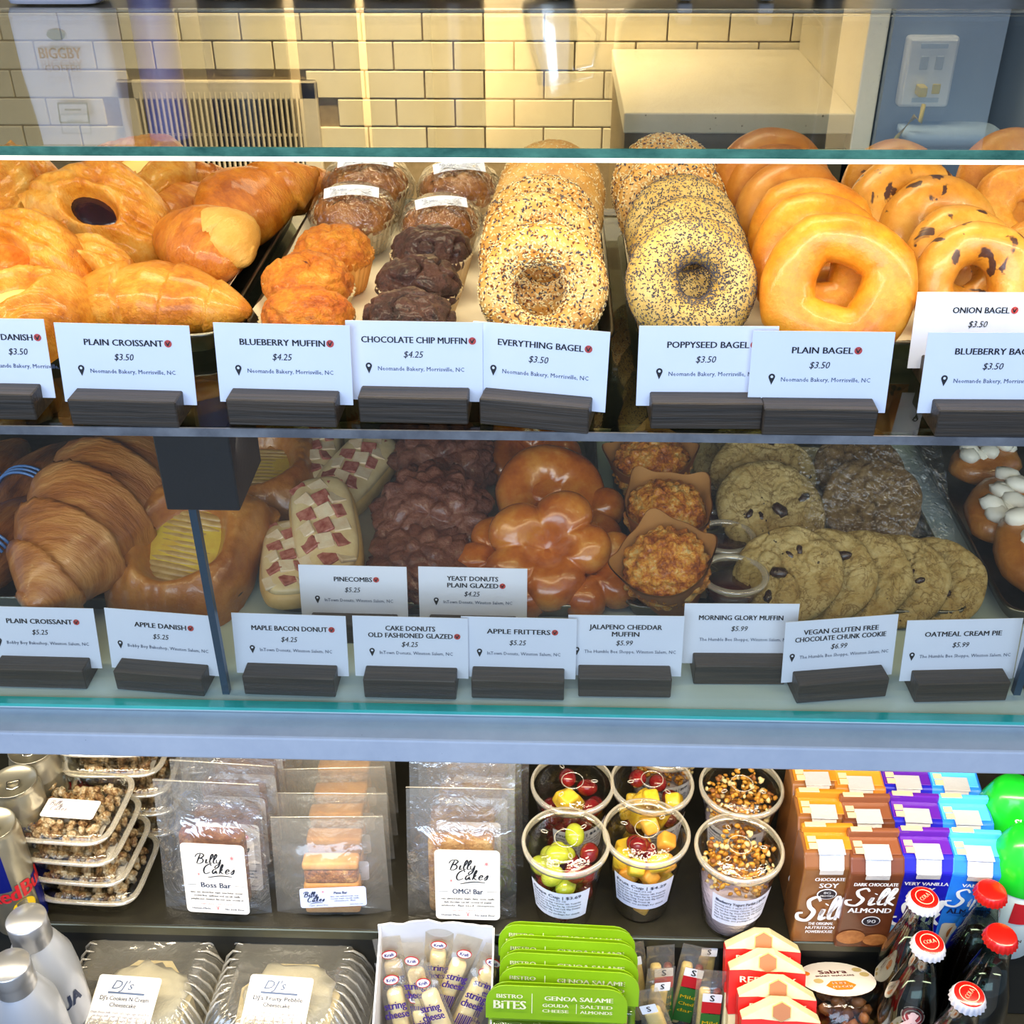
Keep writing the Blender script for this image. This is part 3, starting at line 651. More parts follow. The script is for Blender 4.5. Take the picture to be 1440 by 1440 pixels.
rowz(BE, 762, 362, z0+.046, 172, 60, 8, 'everything bagel leaning second in its row, seeds over the top', 70)
rowz(BE, 765, 328, z0+.046, 160, 60, 2, 'everything bagel third in its row, darker seeds', 150)
rowz(BS, 768, 298, z0+.047, 158, 64, 6, 'pale sesame bagel fourth in the everything bagel row')
rowz(BS, 772, 277, z0+.050, 152, 66, 0, 'pale sesame bagel at the back of the everything bagel row', 90)
rowz(BP, 974, 397, z0+.046, 186, 62, 8, 'front poppy seed bagel with a small dark hole, behind its price card')
rowz(BP, 968, 362, z0+.047, 172, 60, 12, 'poppy seed bagel leaning second in its row with a bare yellow rim', 80)
rowz(BP, 957, 330, z0+.048, 162, 60, 4, 'poppy seed bagel third in its row', 160)
rowz(BE, 945, 296, z0+.05, 154, 62, 6, 'everything bagel fourth in the poppy seed row', 40)
rowz(BE, 938, 262, z0+.058, 150, 58, 0, 'everything bagel at the back of the poppy seed row, seen through the top glass', 200)
rowz(BN, 1178, 404, z0+.048, 221, 60, -6, 'big shiny front plain bagel with a squarish hole')
rowz(BN, 1148, 370, z0+.047, 200, 58, 8, 'golden plain bagel second in its row', 90)
rowz(BN, 1142, 343, z0+.046, 186, 56, 2, 'golden plain bagel third in its row, crease across the top', 190)
rowz(BR, 1116, 314, z0+.046, 172, 60, 14, 'smooth brown bagel behind the golden plain bagels')
rowz(BR, 1100, 288, z0+.05, 166, 60, 6, 'smooth brown bagel second from the back of the plain row', 50)
rowz(BR, 1087, 262, z0+.06, 168, 58, 4, 'smooth brown bagel at the back of the plain row, seen through the top glass', 120)
rowz(BB_, 1368, 400, z0+.044, 176, 64, -2, 'front blueberry bagel beside the onion bagel card')
rowz(BB_, 1350, 376, z0+.043, 168, 58, 10, 'blueberry bagel second in its row', 60)
rowz(BB_, 1320, 334, z0+.044, 168, 56, 4, 'blueberry bagel with an open dark hole, third in its row', 130)
rowz(BB_, 1280, 306, z0+.05, 180, 54, 10, 'speckled blueberry bagel with a dark berry on its rim', 210)
rowz(BB_, 1256, 268, z0+.052, 150, 60, 0, 'pale blueberry bagel at the back, seen through the top glass', 300)
rowz(BO, 1440, 300, z0+.05, 145, 55, -5, 'brown onion bagel at the right edge of the upper shelf', 10)
rowz(BO, 1425, 258, z0+.055, 165, 56, 0, 'brown onion bagel at the back right, seen through the top glass', 100)
rowz(BO, 1462, 362, z0+.04, 120, 52, -8, 'bright onion bagel cut by the right edge of the picture', 60)
# ---- danish
def make_danish(seed, crust, jam, L=.105, H=.034, fill='jam', ang=45, a=.30, b=.17, depth=.62):
    o = empty('danish'); ca, sa = math.cos(math.radians(ang)), math.sin(math.radians(ang))
    def shape(u, v):
        # u, v in -1..1 ; square rounded, two opposite corners tucked in
        x, y = u, v; p = (x*ca+y*sa); q = (-x*sa+y*ca)
        k = 1-.30*sstep(.55, 1.35, abs(q)); x *= k; y *= k
        x += .05*mnoise.noise(Vector((y*2.2, seed, 0))); y += .05*mnoise.noise(Vector((x*2.2, seed+5, 0)))
        return x*L/2, y*L/2, p, q
    def top(u_, v_):
        u = u_*2-1; v = v_*2-1; x, y, p, q = shape(u, v)
        m = max(abs(u), abs(v)); rr2 = (abs(u)**4+abs(v)**4)**.25
        h = H*max(0, 1-rr2**5)**.5 if rr2 < 1 else 0
        e = math.sqrt((p/a)**2+(q/b)**2) if True else 0
        rim = .20*math.exp(-((e-1.25)/.38)**2)
        h = h*(1+rim)-H*depth*(1-sstep(.78, 1.15, e))
        if e > 1.0: # overlapping layers
            h += .0016*math.sin(q*26+3*mnoise.noise(Vector((p*2, q*2, seed))))*sstep(1, 1.6, e)*(1-m**6)
        h += (.0022*fbm(Vector((u*2.2, v*2.2, seed)))*(1-m**4)+.0016*fbm(Vector((u*9, v*9, seed)))*(1-m**4))*(.12+.88*sstep(.9, 1.25, e))
        # diagonal fold line between the flaps
        h -= .004*math.exp(-(q/.05)**2)*sstep(1.0, 1.3, e)*(1-m**4)
        return (x, y, max(h, .0)+.004*(1-m**8))
    q = M(); q.grid(top, 56, 56, False, False)
    q.grid(lambda u_, v_: (*shape((1-u_)*2-1, v_*2-1)[:2], .0015*math.sin(u_*PI)*0+0), 14, 14, False, False)
    q.build('crust', crust, o)
    R_ = Matrix.Rotation(math.radians(ang), 4, 'Z')
    if fill == 'jam':
        M().ball((0, 0, H*(1-depth)+.0048), (L/2*a*1.0, L/2*b*1.04, H*.09), 3, T=R_, amp=.12, fq=3, seed=seed).build('jam', jam, o)
    else:
        M().ball((0, 0, H*(1-depth)+.0045), (L/2*a*1.04, L/2*b*1.06, H*.14), 3, T=R_, amp=.1, fq=3).build('custard', jam, o)
        q = None
        for i in range(12):
            if i == 0: q = M().ball((0, 0, 0), (L/2*b*.86, .0040, .0062), 2).build('apple_slice', m_apple, o); oo = q
            else: oo = q.copy(); COL.objects.link(oo)
            oo.location = R_ @ Vector((-L/2*a*.78+i*L/2*a*.14, .002*math.sin(i), H*.72)); oo.rotation_euler = (math.radians(0), math.radians(0), math.radians(ang+90)); oo.rotation_euler.rotate_axis('X', math.radians(-50))
    return Proto(o)
DJ = make_danish(1, c_puff, m_jamb, .114, .036, a=.42, b=.25, depth=.30); DO = make_danish(5, c_puff, m_jamo, .108, .034, a=.42, b=.27, depth=.30); DA = make_danish(8, c_danl, m_custard, .138, .036, 'apple', a=.60, b=.50, ang=86, depth=.42)
DC = make_danish(12, c_puff, mat('pale_custard', 'F2D67A', .5), .105, .034, a=.5, b=.34, depth=.3)
def put(P, px, py, z, rot, label, cat, group=None, scale=1):
    e = (Euler(rad(rot[0], 0, 0)).to_matrix() @ Euler(rad(0, rot[1], 0)).to_matrix() @ Euler(rad(0, 0, rot[2])).to_matrix()).to_euler()
    return P.put(at_z(px, py, z), e, label, cat, group, scale)
put(DJ, 148, 322, z0+.030, (46, 4, -66), 'large glossy danish with dark berry jam, tilted up in the middle of the pile', 'danish', scale=1.0)
put(DJ, 122, 412, z0+.014, (36, 6, -60), 'danish with dark berry jam half hidden behind the front croissant', 'danish', scale=.80)
put(DO, 42, 390, z0+.026, (44, -4, -70), 'danish with orange jam near the left edge of the upper shelf', 'danish', scale=1.0)
put(DC, 30, 476, z0+.002, (14, -6, -14), 'pale danish under the orange jam danish, behind the cut-off card', 'danish', scale=1.02)
put(DC, 196, 276, z0+.026, (30, 0, 10), 'danish with a pale custard middle at the back of the pile', 'danish')
put(DJ, 30, 300, z0+.018, (40, 25, 60), 'danish standing on its side at the upper left, shiny glaze', 'danish', scale=.92)
put(DO, -12, 290, z0+.03, (40, 5, 20), 'danish cut by the left edge of the picture at the back', 'danish', scale=.9)
# ---- croissants
def make_croissant(seed, mats, L=.14, R=.034, N=5, curve=1.1, ridge=.16, pale=None, flat=.8, asym=False, diag=.16):
    o = empty('croissant')
    def fn(u, v):
        t = .004+v*.992; th_ = u*2*PI; a = (t-.5)*curve; Rc = L/curve
        cx, cy = Rc*math.sin(a), Rc*(1-math.cos(a))
        s_ = (t*N if asym else (1-abs(2*t-1))*N*.5)+diag*math.sin(th_*1+seed)+.10*mnoise.noise(Vector((math.cos(th_)*1.5, math.sin(th_)*1.5, t*4+seed)))
        fr = s_-math.floor(s_)
        r = R*(math.sin(PI*t)**.62)*(1+ridge*((fr**.8)-.55))
        r *= 1+.05*fbm(Vector((t*6+seed, math.cos(th_), math.sin(th_))))+.012*math.sin(th_*22+t*30)
        x = r*math.cos(th_); z = r*math.sin(th_)*flat
        if z < -R*.5: z = -R*.5+(z+R*.5)*.2
        return (cx-x*math.sin(a), -cy+x*math.cos(a)*1.0, z+R*.5)
    M().grid(fn, 40, 110, True, False, capa=True, capb=True).build('crust', mats, o)
    return Proto(o)
CR = make_croissant(2, c_crois, .14, .036, 4, 1.3, .17); CP = make_croissant(7, c_puff, .15, .033, 5, .5, .15); CT = make_croissant(4, c_croisp, .07, .028, 2, .6, .12)
CB = make_croissant(5, c_lam, .30, .058, 6.5, .15, .24, flat=.9, asym=True, diag=.34); CD = make_croissant(3, c_lamd, .16, .034, 2, .1, .08); CE = make_croissant(9, c_crois, .10, .040, 2, .5, .12)
put(CR, 345, 322, z0+.012, (16, -10, 52), 'large smooth golden croissant lying diagonally over the others', 'croissant', scale=1.12)
put(CE, 292, 374, z0+.010, (4, 6, -38), 'round golden croissant end with a pale folded band', 'croissant', scale=.95)
ot = put(CT, 318, 352, z0+.026, (10, 25, -40), 'pale folded croissant strip lying across the round croissant', 'croissant', scale=.95)
put(CR, 408, 290, z0+.006, (4, 0, 32), 'smaller croissant at the back right of the pile beside the muffin tray', 'croissant', scale=.82)
put(CP, 222, 452, z0+.0, (4, 0, -4), 'front flaky croissant lying crosswise behind its price card', 'croissant', scale=1.08)
put(CR, 246, 318, z0+.006, (0, 0, 70), 'croissant mostly hidden between the danish and the large croissant', 'croissant', scale=.8)
put(CR, 268, 276, z0+.01, (0, 0, 20), 'croissant at the back behind the large one', 'croissant', scale=.72)
# ---- muffins
def make_muffin(seed, crumb, cupm, D=.070, crack=.10, wrap=False, cuph=.030):
    o = empty('muffin'); R = D/2
    def pl(r, a, z, i): return r*(1+.035*math.sin(a*34))
    M().lathe([(0, 0), (R*.72, 0), (R*.76, .004), (R*.97, cuph), (R*.985, cuph+.002), (R*.94, cuph-.001)], 136, fr=pl).build('paper_cup', cupm, o)
    def fn(u, v):
        a = u*2*PI; ph = v*PI*.62; k = 1+.07*fbm(Vector((math.cos(a)*1.3+seed, math.sin(a)*1.3, v)))
        r = R*1.0*math.sin(ph)**.75*k if ph < PI/2 else R*1.0*k*(1-(ph-PI/2)*.32)
        z = cuph-.003+R*.72*math.cos(ph) if ph < PI/2 else cuph-.003+R*.72*math.cos(ph)*.5
        P_ = Vector((r*math.cos(a), r*math.sin(a), z))
        n = mnoise.noise(P_*38+Vector((seed, 0, 0)))
        cr_ = math.exp(-(n/.055)**2)*crack*sstep(1.0, .4, v)
        b_ = .0016*fbm(P_*130)+.0022*fbm(P_*55)
        d = P_-Vector((0, 0, cuph-.01)); d.normalize()
        return tuple(P_+d*(b_-cr_*R*.8))
    M().grid(fn, 84, 44, True, False).build('crown', crumb, o)
    if wrap:
        M().lathe([(R*.8, .0), (R*1.10, cuph*.8), (R*1.14, cuph+.006), (R*.95, cuph+R*.52), (R*.5, cuph+R*.78), (0, cuph+R*.84)], 48, fr=lambda r, a, z, i: r*(1+.02*math.sin(a*7+i))).build('cling_wrap', m_wrap, o)
        T = Matrix.Translation((0, -.012, cuph+R*.80)) @ Euler(rad(24, 0, 0)).to_matrix().to_4x4()
        q = M().grid(lambda u, v: ((u-.5)*.052, (v-.5)*.014, -.0045*(2*(u-.5))**2), 12, 3, False, False, T=T)
        q.text('Billy Cakes', -.012, -.001, .005, 1, T @ Matrix.Translation((0, 0, .0006)), shear=.3, fit=.016, res=1).text('cinnamon crumb muffin', .012, .0, .0026, 1, T @ Matrix.Translation((0, 0, .0006)), fit=.018, res=1)
        q.build('label', [m_white, m_slate], o)
    return Proto(o)
MB = make_muffin(2, c_muf, m_cup, crack=.07); MB2 = make_muffin(6, c_muf, m_cupb, crack=.09); MC = make_muffin(4, c_choc, m_cup, crack=.22); MC2 = make_muffin(9, c_choc, m_cup, crack=.26)
MW = make_muffin(7, c_wrapm, m_cup, D=.078, wrap=True)
def muffin(P, px, py, wpx, label, rot=(0, 0, 0), zb=None, D=.073, hz=.036):
    zb = ZUT if zb is None else zb; p = at_z(px, py, zb+hz); s = (wpx*(p-Vector((0, 0, CAMZ))).dot(ff)/FPX)/D
    p.z = zb; return P.put(p, rad(*rot), label, 'muffin', None, min(1.25, max(.8, s)))
muffin(MB, 430, 436, 140, 'front orange blueberry muffin behind its price card', (0, 0, 0))
muffin(MB, 426, 388, 134, 'second blueberry muffin with a dark berry at its rim', (8, -6, 100))
muffin(MB2, 467, 345, 122, 'blueberry muffin at the back of its column in a golden paper', (0, 0, 200))
muffin(MC, 573, 438, 138, 'front dark chocolate chip muffin behind its price card', (0, 0, 0))
muffin(MC2, 586, 388, 128, 'middle dark chocolate chip muffin', (4, 0, 60))
muffin(MC, 606, 345, 122, 'rear dark chocolate chip muffin with a deep crack', (0, 0, 150))
muffin(MW, 497, 292, 124, 'film-wrapped muffin with a white label, left column, behind the blueberry muffins', (0, 0, 5), D=.085)
muffin(MW, 517, 254, 126, 'film-wrapped muffin with a white label at the back left of the muffin tray', (0, 0, 5), D=.085)
muffin(MW, 620, 302, 118, 'film-wrapped muffin with a white label just behind the chocolate muffins', (0, 0, 10), D=.085)
muffin(MW, 645, 257, 118, 'film-wrapped muffin with a white label at the back right of the muffin tray', (0, 0, 10), D=.085)
# ---- lower case: big croissants, apple danish
zl = ZDT
put(CB, 150, 752, zl+.020, (0, 0, 86), 'very large ridged laminated croissant lying lengthwise, lower case left', 'croissant', scale=1.0)
put(CB, 60, 560, zl+.01, (0, 0, 86), 'large croissant at the far back of the lower left tray', 'croissant', scale=.7)
put(DA, 272, 792, zl+.010, (22, 0, -8), 'apple danish with sliced apple in a yellow custard frame', 'danish', scale=1.05)
put(DA, 372, 690, zl+.004, (6, 0, 4), 'second apple danish behind the first, beside the tray edge', 'danish', scale=.95)
put(DA, 400, 640, zl+.002, (4, 0, 30), 'apple danish at the back of the lower left tray', 'danish', scale=.8)
m_sheen = mat('blue_sheen_stripe', '4A78B8', .25, coat=.6)  # blue highlight on the glossy crust, put into a stripe colour
def icing(root, n=3):  # raised stripes stand in for blue reflections on the croissant top
    q = M()
    for k in range(n): q.tube([(-.03+k*.006+.02*math.sin(a_)*0, .030*math.cos(a_), .018+.030*math.sin(a_)) for a_ in np.linspace(.4, 2.6, 12)], .0016, 6)
    return q.build('sheen_stripe', m_sheen, root)
ic = icing(CD.r); ic['kind'] = 'stuff'
put(CD, 62, 700, zl+.014, (0, 0, 84), 'dark striped chocolate croissant with blue gloss painted as stripes, beside the very large croissant', 'croissant', scale=.95)
put(CD, 2, 790, zl+.016, (0, 0, 84), 'dark striped chocolate croissant with blue gloss painted as stripes at the left edge of the lower case', 'croissant', scale=1.0)
put(CD, -10, 690, zl+.010, (0, 0, 86), 'dark striped chocolate croissant half hidden at the left edge, behind the others', 'croissant', scale=.9)
# ---- maple bacon bars
def make_bar(seed):
    o = empty('maple_bacon_bar')
    def sup(hx, hy, hz, z0_, e=3.2, amp=.05):
        def fn(u, v):
            a = u*2*PI; ph = v*PI; c, s_ = math.cos(a), math.sin(a); k = 1+amp*fbm(Vector((c*1.5+seed, s_*1.5, v*2)))
            sp_ = math.sin(ph)**.6
            return (hx*k*sp_*math.copysign(abs(c)**(2/e), c), hy*k*sp_*math.copysign(abs(s_)**(2/e), s_), z0_+hz*math.copysign(abs(math.cos(ph))**.8, math.cos(ph)))
        return fn
    M().grid(sup(.030, .060, .016, .016), 40, 24, True, False).build('bun', c_bun, o)
    M().grid(sup(.027, .056, .009, .027, amp=.03), 40, 20, True, False).build('icing', m_icing, o)
    rnd = random.Random(seed); bp = None
    for i in range(6):
        for j in range(3):
            w_ = (i+j+seed) % 2
            if bp is None: bp = {}
            if w_ not in bp: q = bp[w_] = M().box((0, 0, 0), (.0145, .015, .003), .0008, 1).build('bacon_piece', (m_bacon, m_fat)[w_], o)
            else: q = bp[w_].copy(); COL.objects.link(q)
            q.location = (-.015+j*.015+rnd.uniform(-.002, .002), -.043+i*.0165, .0365-abs(j-1)*.002-(.003 if i in (0, 5) else 0)); q.rotation_euler = (rnd.uniform(-.2, .2), rnd.uniform(-.2, .2)+(j-1)*.25, .35+rnd.uniform(-.2, .2))
    return Proto(o)
BM_ = make_bar(1)
put(BM_, 462, 768, zl+.012, (14, 0, 14), 'maple bar with squares of bacon on pale icing, front left of the donut tray', 'donut', scale=1.05)
put(BM_, 500, 688, zl+.008, (10, 6, -22), 'maple bacon bar behind the front one, turned to the right', 'donut', scale=1.0)
put(BM_, 448, 658, zl+.006, (6, 0, 8), 'maple bacon bar at the back left of the donut tray', 'donut', scale=.95)
put(BM_, 412, 812, zl+.0, (4, 0, 10), 'maple bacon bar in the front left corner, partly behind the pinecombs card', 'donut', scale=.9)
# ---- chocolate fritters
def make_fritter(seed):
    o = empty('chocolate_donut')
    def fn(u, v):
        a = u*2*PI; ph = v*PI; p = Vector((math.sin(ph)*math.cos(a), math.sin(ph)*math.sin(a), math.cos(ph)))
        q_ = p*2.4+Vector((seed, 0, 0)); cell = mnoise.cell_vector(q_) if False else None
        n = mnoise.voronoi(p*2.6+Vector((seed, 3, 1)))[0]; d = n[1]-n[0]
        k = .86+.20*min(1, d*2.2)+.06*fbm(p*4+Vector((seed, 0, 0)))+.025*fbm(p*14)
        return (.060*k*p.x, .060*k*p.y, .030*k*p.z+.022)
    M().grid(fn, 80, 48, True, False).build('donut_crust', c_frit, o); return Proto(o)
FR = make_fritter(3); FR2 = make_fritter(11)
put(FR, 610, 742, zl+.014, (40, 0, 10), 'large lumpy chocolate donut leaning in the middle of the tray', 'donut', scale=.93)
put(FR2, 596, 812, zl+.0, (12, 0, 60), 'lumpy chocolate donut at the front, behind the yeast donuts card', 'donut', scale=.82)
put(FR2, 625, 668, zl+.02, (34, 0, 150), 'dark lumpy chocolate donut behind the large one', 'donut', scale=.85)
put(FR, 598, 640, zl+.008, (20, 0, 250), 'dark chocolate donut in shade at the back of the tray', 'donut', scale=.8)
# ---- lobed glazed donuts
def make_lobed(seed, n=7):
    o = empty('glazed_donut')
    def fn(u, v):
        a = u*2*PI; ph = v*PI; lob = abs(math.cos(a*n/2+seed+.3*math.sin(a*2)))**.55; s_ = math.sin(ph)
        rr2 = .060*(.70+.30*lob+.05*math.sin(a*2+seed))
        x, y = rr2*s_**.8*math.cos(a), rr2*s_**.8*math.sin(a)
        h = .026*math.copysign(abs(math.cos(ph))**.75, math.cos(ph))*(.72+.34*lob*min(1, s_*1.3))
        dent = math.exp(-(s_/.24)**2)*.018 if math.cos(ph) > 0 else 0
        return (x, y, h-dent+.02+.0018*fbm(Vector((x*30, y*30, seed))))
    M().grid(fn, 126, 44, True, False).build('glazed_crust', c_glaz, o); return Proto(o)
LB = make_lobed(1, 5); LB2 = make_lobed(4, 6)
put(LB, 768, 782, zl+.022, (40, 0, 20), 'big glossy lobed glazed donut at the front right of the donut tray', 'donut', scale=.93)
put(LB2, 820, 815, zl+.002, (24, 0, 50), 'glossy glazed donut tucked under the big lobed one at the tray corner', 'donut', scale=.85)
put(LB2, 718, 812, zl+.002, (20, 0, 10), 'glossy glazed donut to the left under the big lobed one', 'donut', scale=.85)
GR = make_bagel('ring', c_glaz, 21, R=.035, r=.024, sq=.8, hole=1.15, amp=.12); GR.D = .118
GR.r.name = 'glazed_ring_donut'; GR.r.children[0].name = 'glazed_crust'
GR.put(at_z(772, 698, zl+.035), rad(40, 0, 10), 'glazed ring donut with a small hole behind the lobed donut', 'donut', None, .88)
put(LB2, 800, 740, zl+.006, (24, 0, 30), 'glazed donut peeking out right of the ring donut', 'donut', scale=.9)
put(LB, 748, 652, zl+.012, (24, 0, 80), 'dark glazed donut at the back of the donut tray', 'donut', scale=.9)
# ---- cheddar muffins in tulip papers
def make_tulip(seed):
    o = empty('cheddar_muffin'); R = .036
    def fr(r, a, z, i):
        k = abs(math.cos(2*a)); return r*(1+(.05+.16*(i/5)**2)*k**3+.02*math.sin(a*9))
    prof = [(.001, 0), (.026, 0), (.030, .015), (.035, .035), (.039, .052), (.042, .064)]
    def fn(u, v):
        i = int(round(v*5)); r, z = prof[i]; a = u*2*PI; k = abs(math.cos(2*a+.4))**6
        r = r*(1+(.06+.12*(i/5)**2)*k*(i > 1)); return (r*math.cos(a), r*math.sin(a), z+(i/5)**2*.010*k)
    def fi(u, v): p = Vector(fn(u, v)); return (p.x*.975, p.y*.975, p.z+.0006)
    M().grid(fn, 72, 6, True, False, 0).grid(fi, 72, 6, True, False, 1).build('tulip_paper', [m_tulip, m_tulipin], o)
    def cr(u, v):
        a = u*2*PI; ph = v*PI*.6; p = Vector((math.sin(ph)*math.cos(a), math.sin(ph)*math.sin(a), math.cos(ph)))
        n = mnoise.voronoi(p*3.6+Vector((seed, 0, 0)))[0]; k = .9+.14*min(1, (n[1]-n[0])*2)+.05*fbm(p*5+Vector((seed, 0, 0)))
        return (R*1.12*k*p.x, R*1.12*k*p.y, .045+.034*k*p.z)
    M().grid(cr, 72, 36, True, False).build('crown', c_ched, o); return Proto(o)
TU = make_tulip(2); TU2 = make_tulip(6)
put(TU, 945, 838, zl, (20, -12, 20), 'front cheddar muffin in brown tulip paper, pitted orange top', 'muffin', scale=.93)
put(TU2, 932, 770, zl, (14, 0, 50), 'middle cheddar muffin, half pale half orange', 'muffin', scale=.93)
put(TU, 918, 703, zl, (10, -6, 95), 'rear cheddar muffin under the shelf edge', 'muffin', scale=.93)
# ---- sauce cups
sc = empty('sauce_cup')
M().lathe([(.0, 0), (.016, 0), (.017, .001), (.0215, .026)], 36).build('cup', m_clear, sc)
M().lathe([(.0215, .025), (.0255, .026), (.026, .0285), (.0225, .030), (.021, .0275)], 36).build('lid_rim', m_clear2, sc)
M().lathe([(.021, .0275), (0, .0275)], 36).build('lid', m_clear, sc)
M().lathe([(0, .001), (.0155, .001), (.0195, .018), (0, .018)], 28).build('sauce', m_sauce, sc)
SC = Proto(sc)
for px, py, l, s in ((1016, 792, 'small lidded cup of red sauce beside the front cheddar muffin', 1.05), (1026, 850, 'small lidded cup of red sauce nearest the morning glory card', 1.15), (993, 735, 'small lidded cup of red sauce half hidden behind the middle cheddar muffin', .95)):
    SC.put(at_z(px, py, zl), (0, 0, 0), l, 'sauce cup', None, s)
# ---- cookies
def make_cookie(seed, crust=c_cook, R=.056, chunks=3, amp=1, name='cookie'):
    o = empty(name)
    def fn(u, v):
        a = u*2*PI; top = v < .5; t = v*2 if top else (1-v)*2; t = t**.8
        r = R*t*(1+.04*mnoise.noise(Vector((math.cos(a)*1.5+seed, math.sin(a)*1.5, 0)))*1.5)
        x, y = r*math.cos(a), r*math.sin(a); e = max(0, 1-t**7)**.5
        if not top: return (x*.99, y*.99, .001)
        n = mnoise.noise(Vector((x*42+seed, y*42, 0))); n2 = mnoise.noise(Vector((x*75, y*75, seed)))
        cr_ = -.0042*math.exp(-(n/.05)**2)-.0022*math.exp(-(n2/.06)**2)
        return (x, y, .002+(.0115+amp*(.004*fbm(Vector((x*28, y*28, seed)))+cr_+.0012*fbm(Vector((x*160, y*160, 0)))))*e)
    M().grid(fn, 110, 60, True, False).build('dough', crust, o)
    rnd = random.Random(seed)
    for k in range(chunks):
        a = rnd.uniform(0, 2*PI); r = R*rnd.uniform(.15, .7); s = rnd.uniform(.006, .009)*(1.6 if k == 0 else 1)
        if k == 0: r = R*.15
        M().ball((r*math.cos(a), r*math.sin(a), .0125), (s, s*.62, .004), 2, amp=.35, fq=2.2, seed=seed+k, rot=(0, 0, a*2)).build('chocolate_chunk', m_chunk, o)
    return Proto(o)
CK = make_cookie(2, chunks=4); CK2 = make_cookie(9, chunks=5); CK3 = make_cookie(15, chunks=3); CO = make_cookie(5, c_oat, .054, 0, 1.5, 'oat_cookie')
for P, px, py, dz, rot, l, s in ((CK, 1082, 718, .030, (34, 4, -14), 'green-tinged chunk cookie with a big chocolate piece in its middle', .90), (CK3, 1072, 672, .030, (34, 0, 20), 'cracked chunk cookie leaning behind the one with the big chocolate piece', .90),
        (CK2, 1040, 655, .018, (24, 0, 60), 'chunk cookie at the back left of the cookie pile', .85), (CO, 1226, 708, .032, (42, -4, 0), 'round dark oat cookie leaning in clear film', .84), (CO, 1206, 662, .03, (34, 0, 60), 'dark oat cookie behind the front oat cookie', .82),
        (CK2, 1308, 822, .010, (20, -14, 40), 'rightmost chunk cookie in the front fan of cookies', .84), (CK, 1258, 818, .014, (24, -18, 120), 'chunk cookie fourth in the front fan, dark piece near its edge', .82), (CK2, 1206, 814, .018, (26, -18, 310), 'chunk cookie third in the front fan of cookies', .82), (CK3, 1158, 812, .021, (28, -16, 80), 'chunk cookie second from the left in the front fan', .80), (CK, 1108, 810, .025, (30, -14, 200), 'leftmost and uppermost chunk cookie of the front fan', .82)):
    put(P, px, py, zl+dz, rot, l, 'cookie', scale=s)
q = M(); fo = at_z(1226, 712, zl+.034)
q.grid(lambda u, v: ((u-.5)*.13, (v-.5)*.13, .016-.012*((2*u-1)**4+(2*v-1)**4)/2+.003*fbm(Vector((u*5, v*5, 1)))), 30, 30, False, False)
fw_ = q.build('cookie_film', m_wrap); fw_.location = fo+Vector((0, -.004, .004)); fw_.rotation_euler = rad(40, -4, 0); tag(fw_, 'crinkled clear film over the front oat cookie', 'film')
# ---- cream pastries at right
cp = empty('cream_puff')
M().ball((0, 0, .02), (.045, .032, .02), 3, amp=.1, fq=2).build('pastry', c_danl, cp)
q = M()
for i in range(9): q.ball((-.03+i*.0075, .008*math.sin(i*1.7), .038+.004*math.sin(i*2.3)), (.009, .012, .008), 2, amp=.3, fq=2, seed=i)
q.build('cream', m_cream, cp)['kind'] = 'stuff'
PCm = Proto(cp)
put(PCm, 1400, 738, zl, (10, 0, 60), 'pastry with white cream at the right end of the lower case', 'pastry', scale=1.0)
put(PCm, 1452, 812, zl, (10, 0, 100), 'cream pastry cut by the right edge of the picture', 'pastry', scale=1.15)
put(PCm, 1380, 672, zl, (0, 0, 30), 'dark cream pastry at the back of the rightmost tray', 'pastry', scale=.9)
# ------------------------------------------------------------------ open cooler under the ledge
m_blackshelf = mat('black_shelf', '22201A', .35, col2='2C2A20', nscale=30, bump=.15, bscale=120)
m_case_in = mat('cooler_wall', '14140F', .6)
ae = at_z(720, 1313, ZA).y
cool = empty('cooler_shelf', 'black upper step of the open cooler with a thin metal lip', 'shelf', loc=(0, ae, ZA))
cool2 = empty('low_cooler', 'black lower step and front of the open cooler', 'cooler', loc=(0, ae, ZA))
M().box((0, .22, -.004), (2.2, .44, .008), .001, 1).build('upper_step', m_blackshelf, cool)
M().box((0, -.0015, -.006), (2.2, .003, .014), .001, 1).build('step_lip', mat('step_lip_metal', '5A5A4C', .3, .7), cool)
wc_ = M().box((0, ae+.004, ZA-.066), (2.2, .005, .104)).build('trim_1', m_case_in); wc_['kind'] = 'structure'
M().box((0, -.12, ZB-ZA-.005), (2.2, .26, .010), .001, 1).build('lower_step', m_blackshelf, cool2)
wc_ = M().box((0, ae+.445, ZA+.2), (2.2, .01, .42)).build('wall_cooler', m_case_in); wc_['kind'] = 'structure'
M().box((0, -.26, ZB-ZA-.14), (2.2, .02, .28)).build('front_panel', m_dark, cool2)
ZAT, ZBT = ZA+.0005, ZB+.0005
def prel(name, label, cat, group=None): return empty(name, label, cat, group)
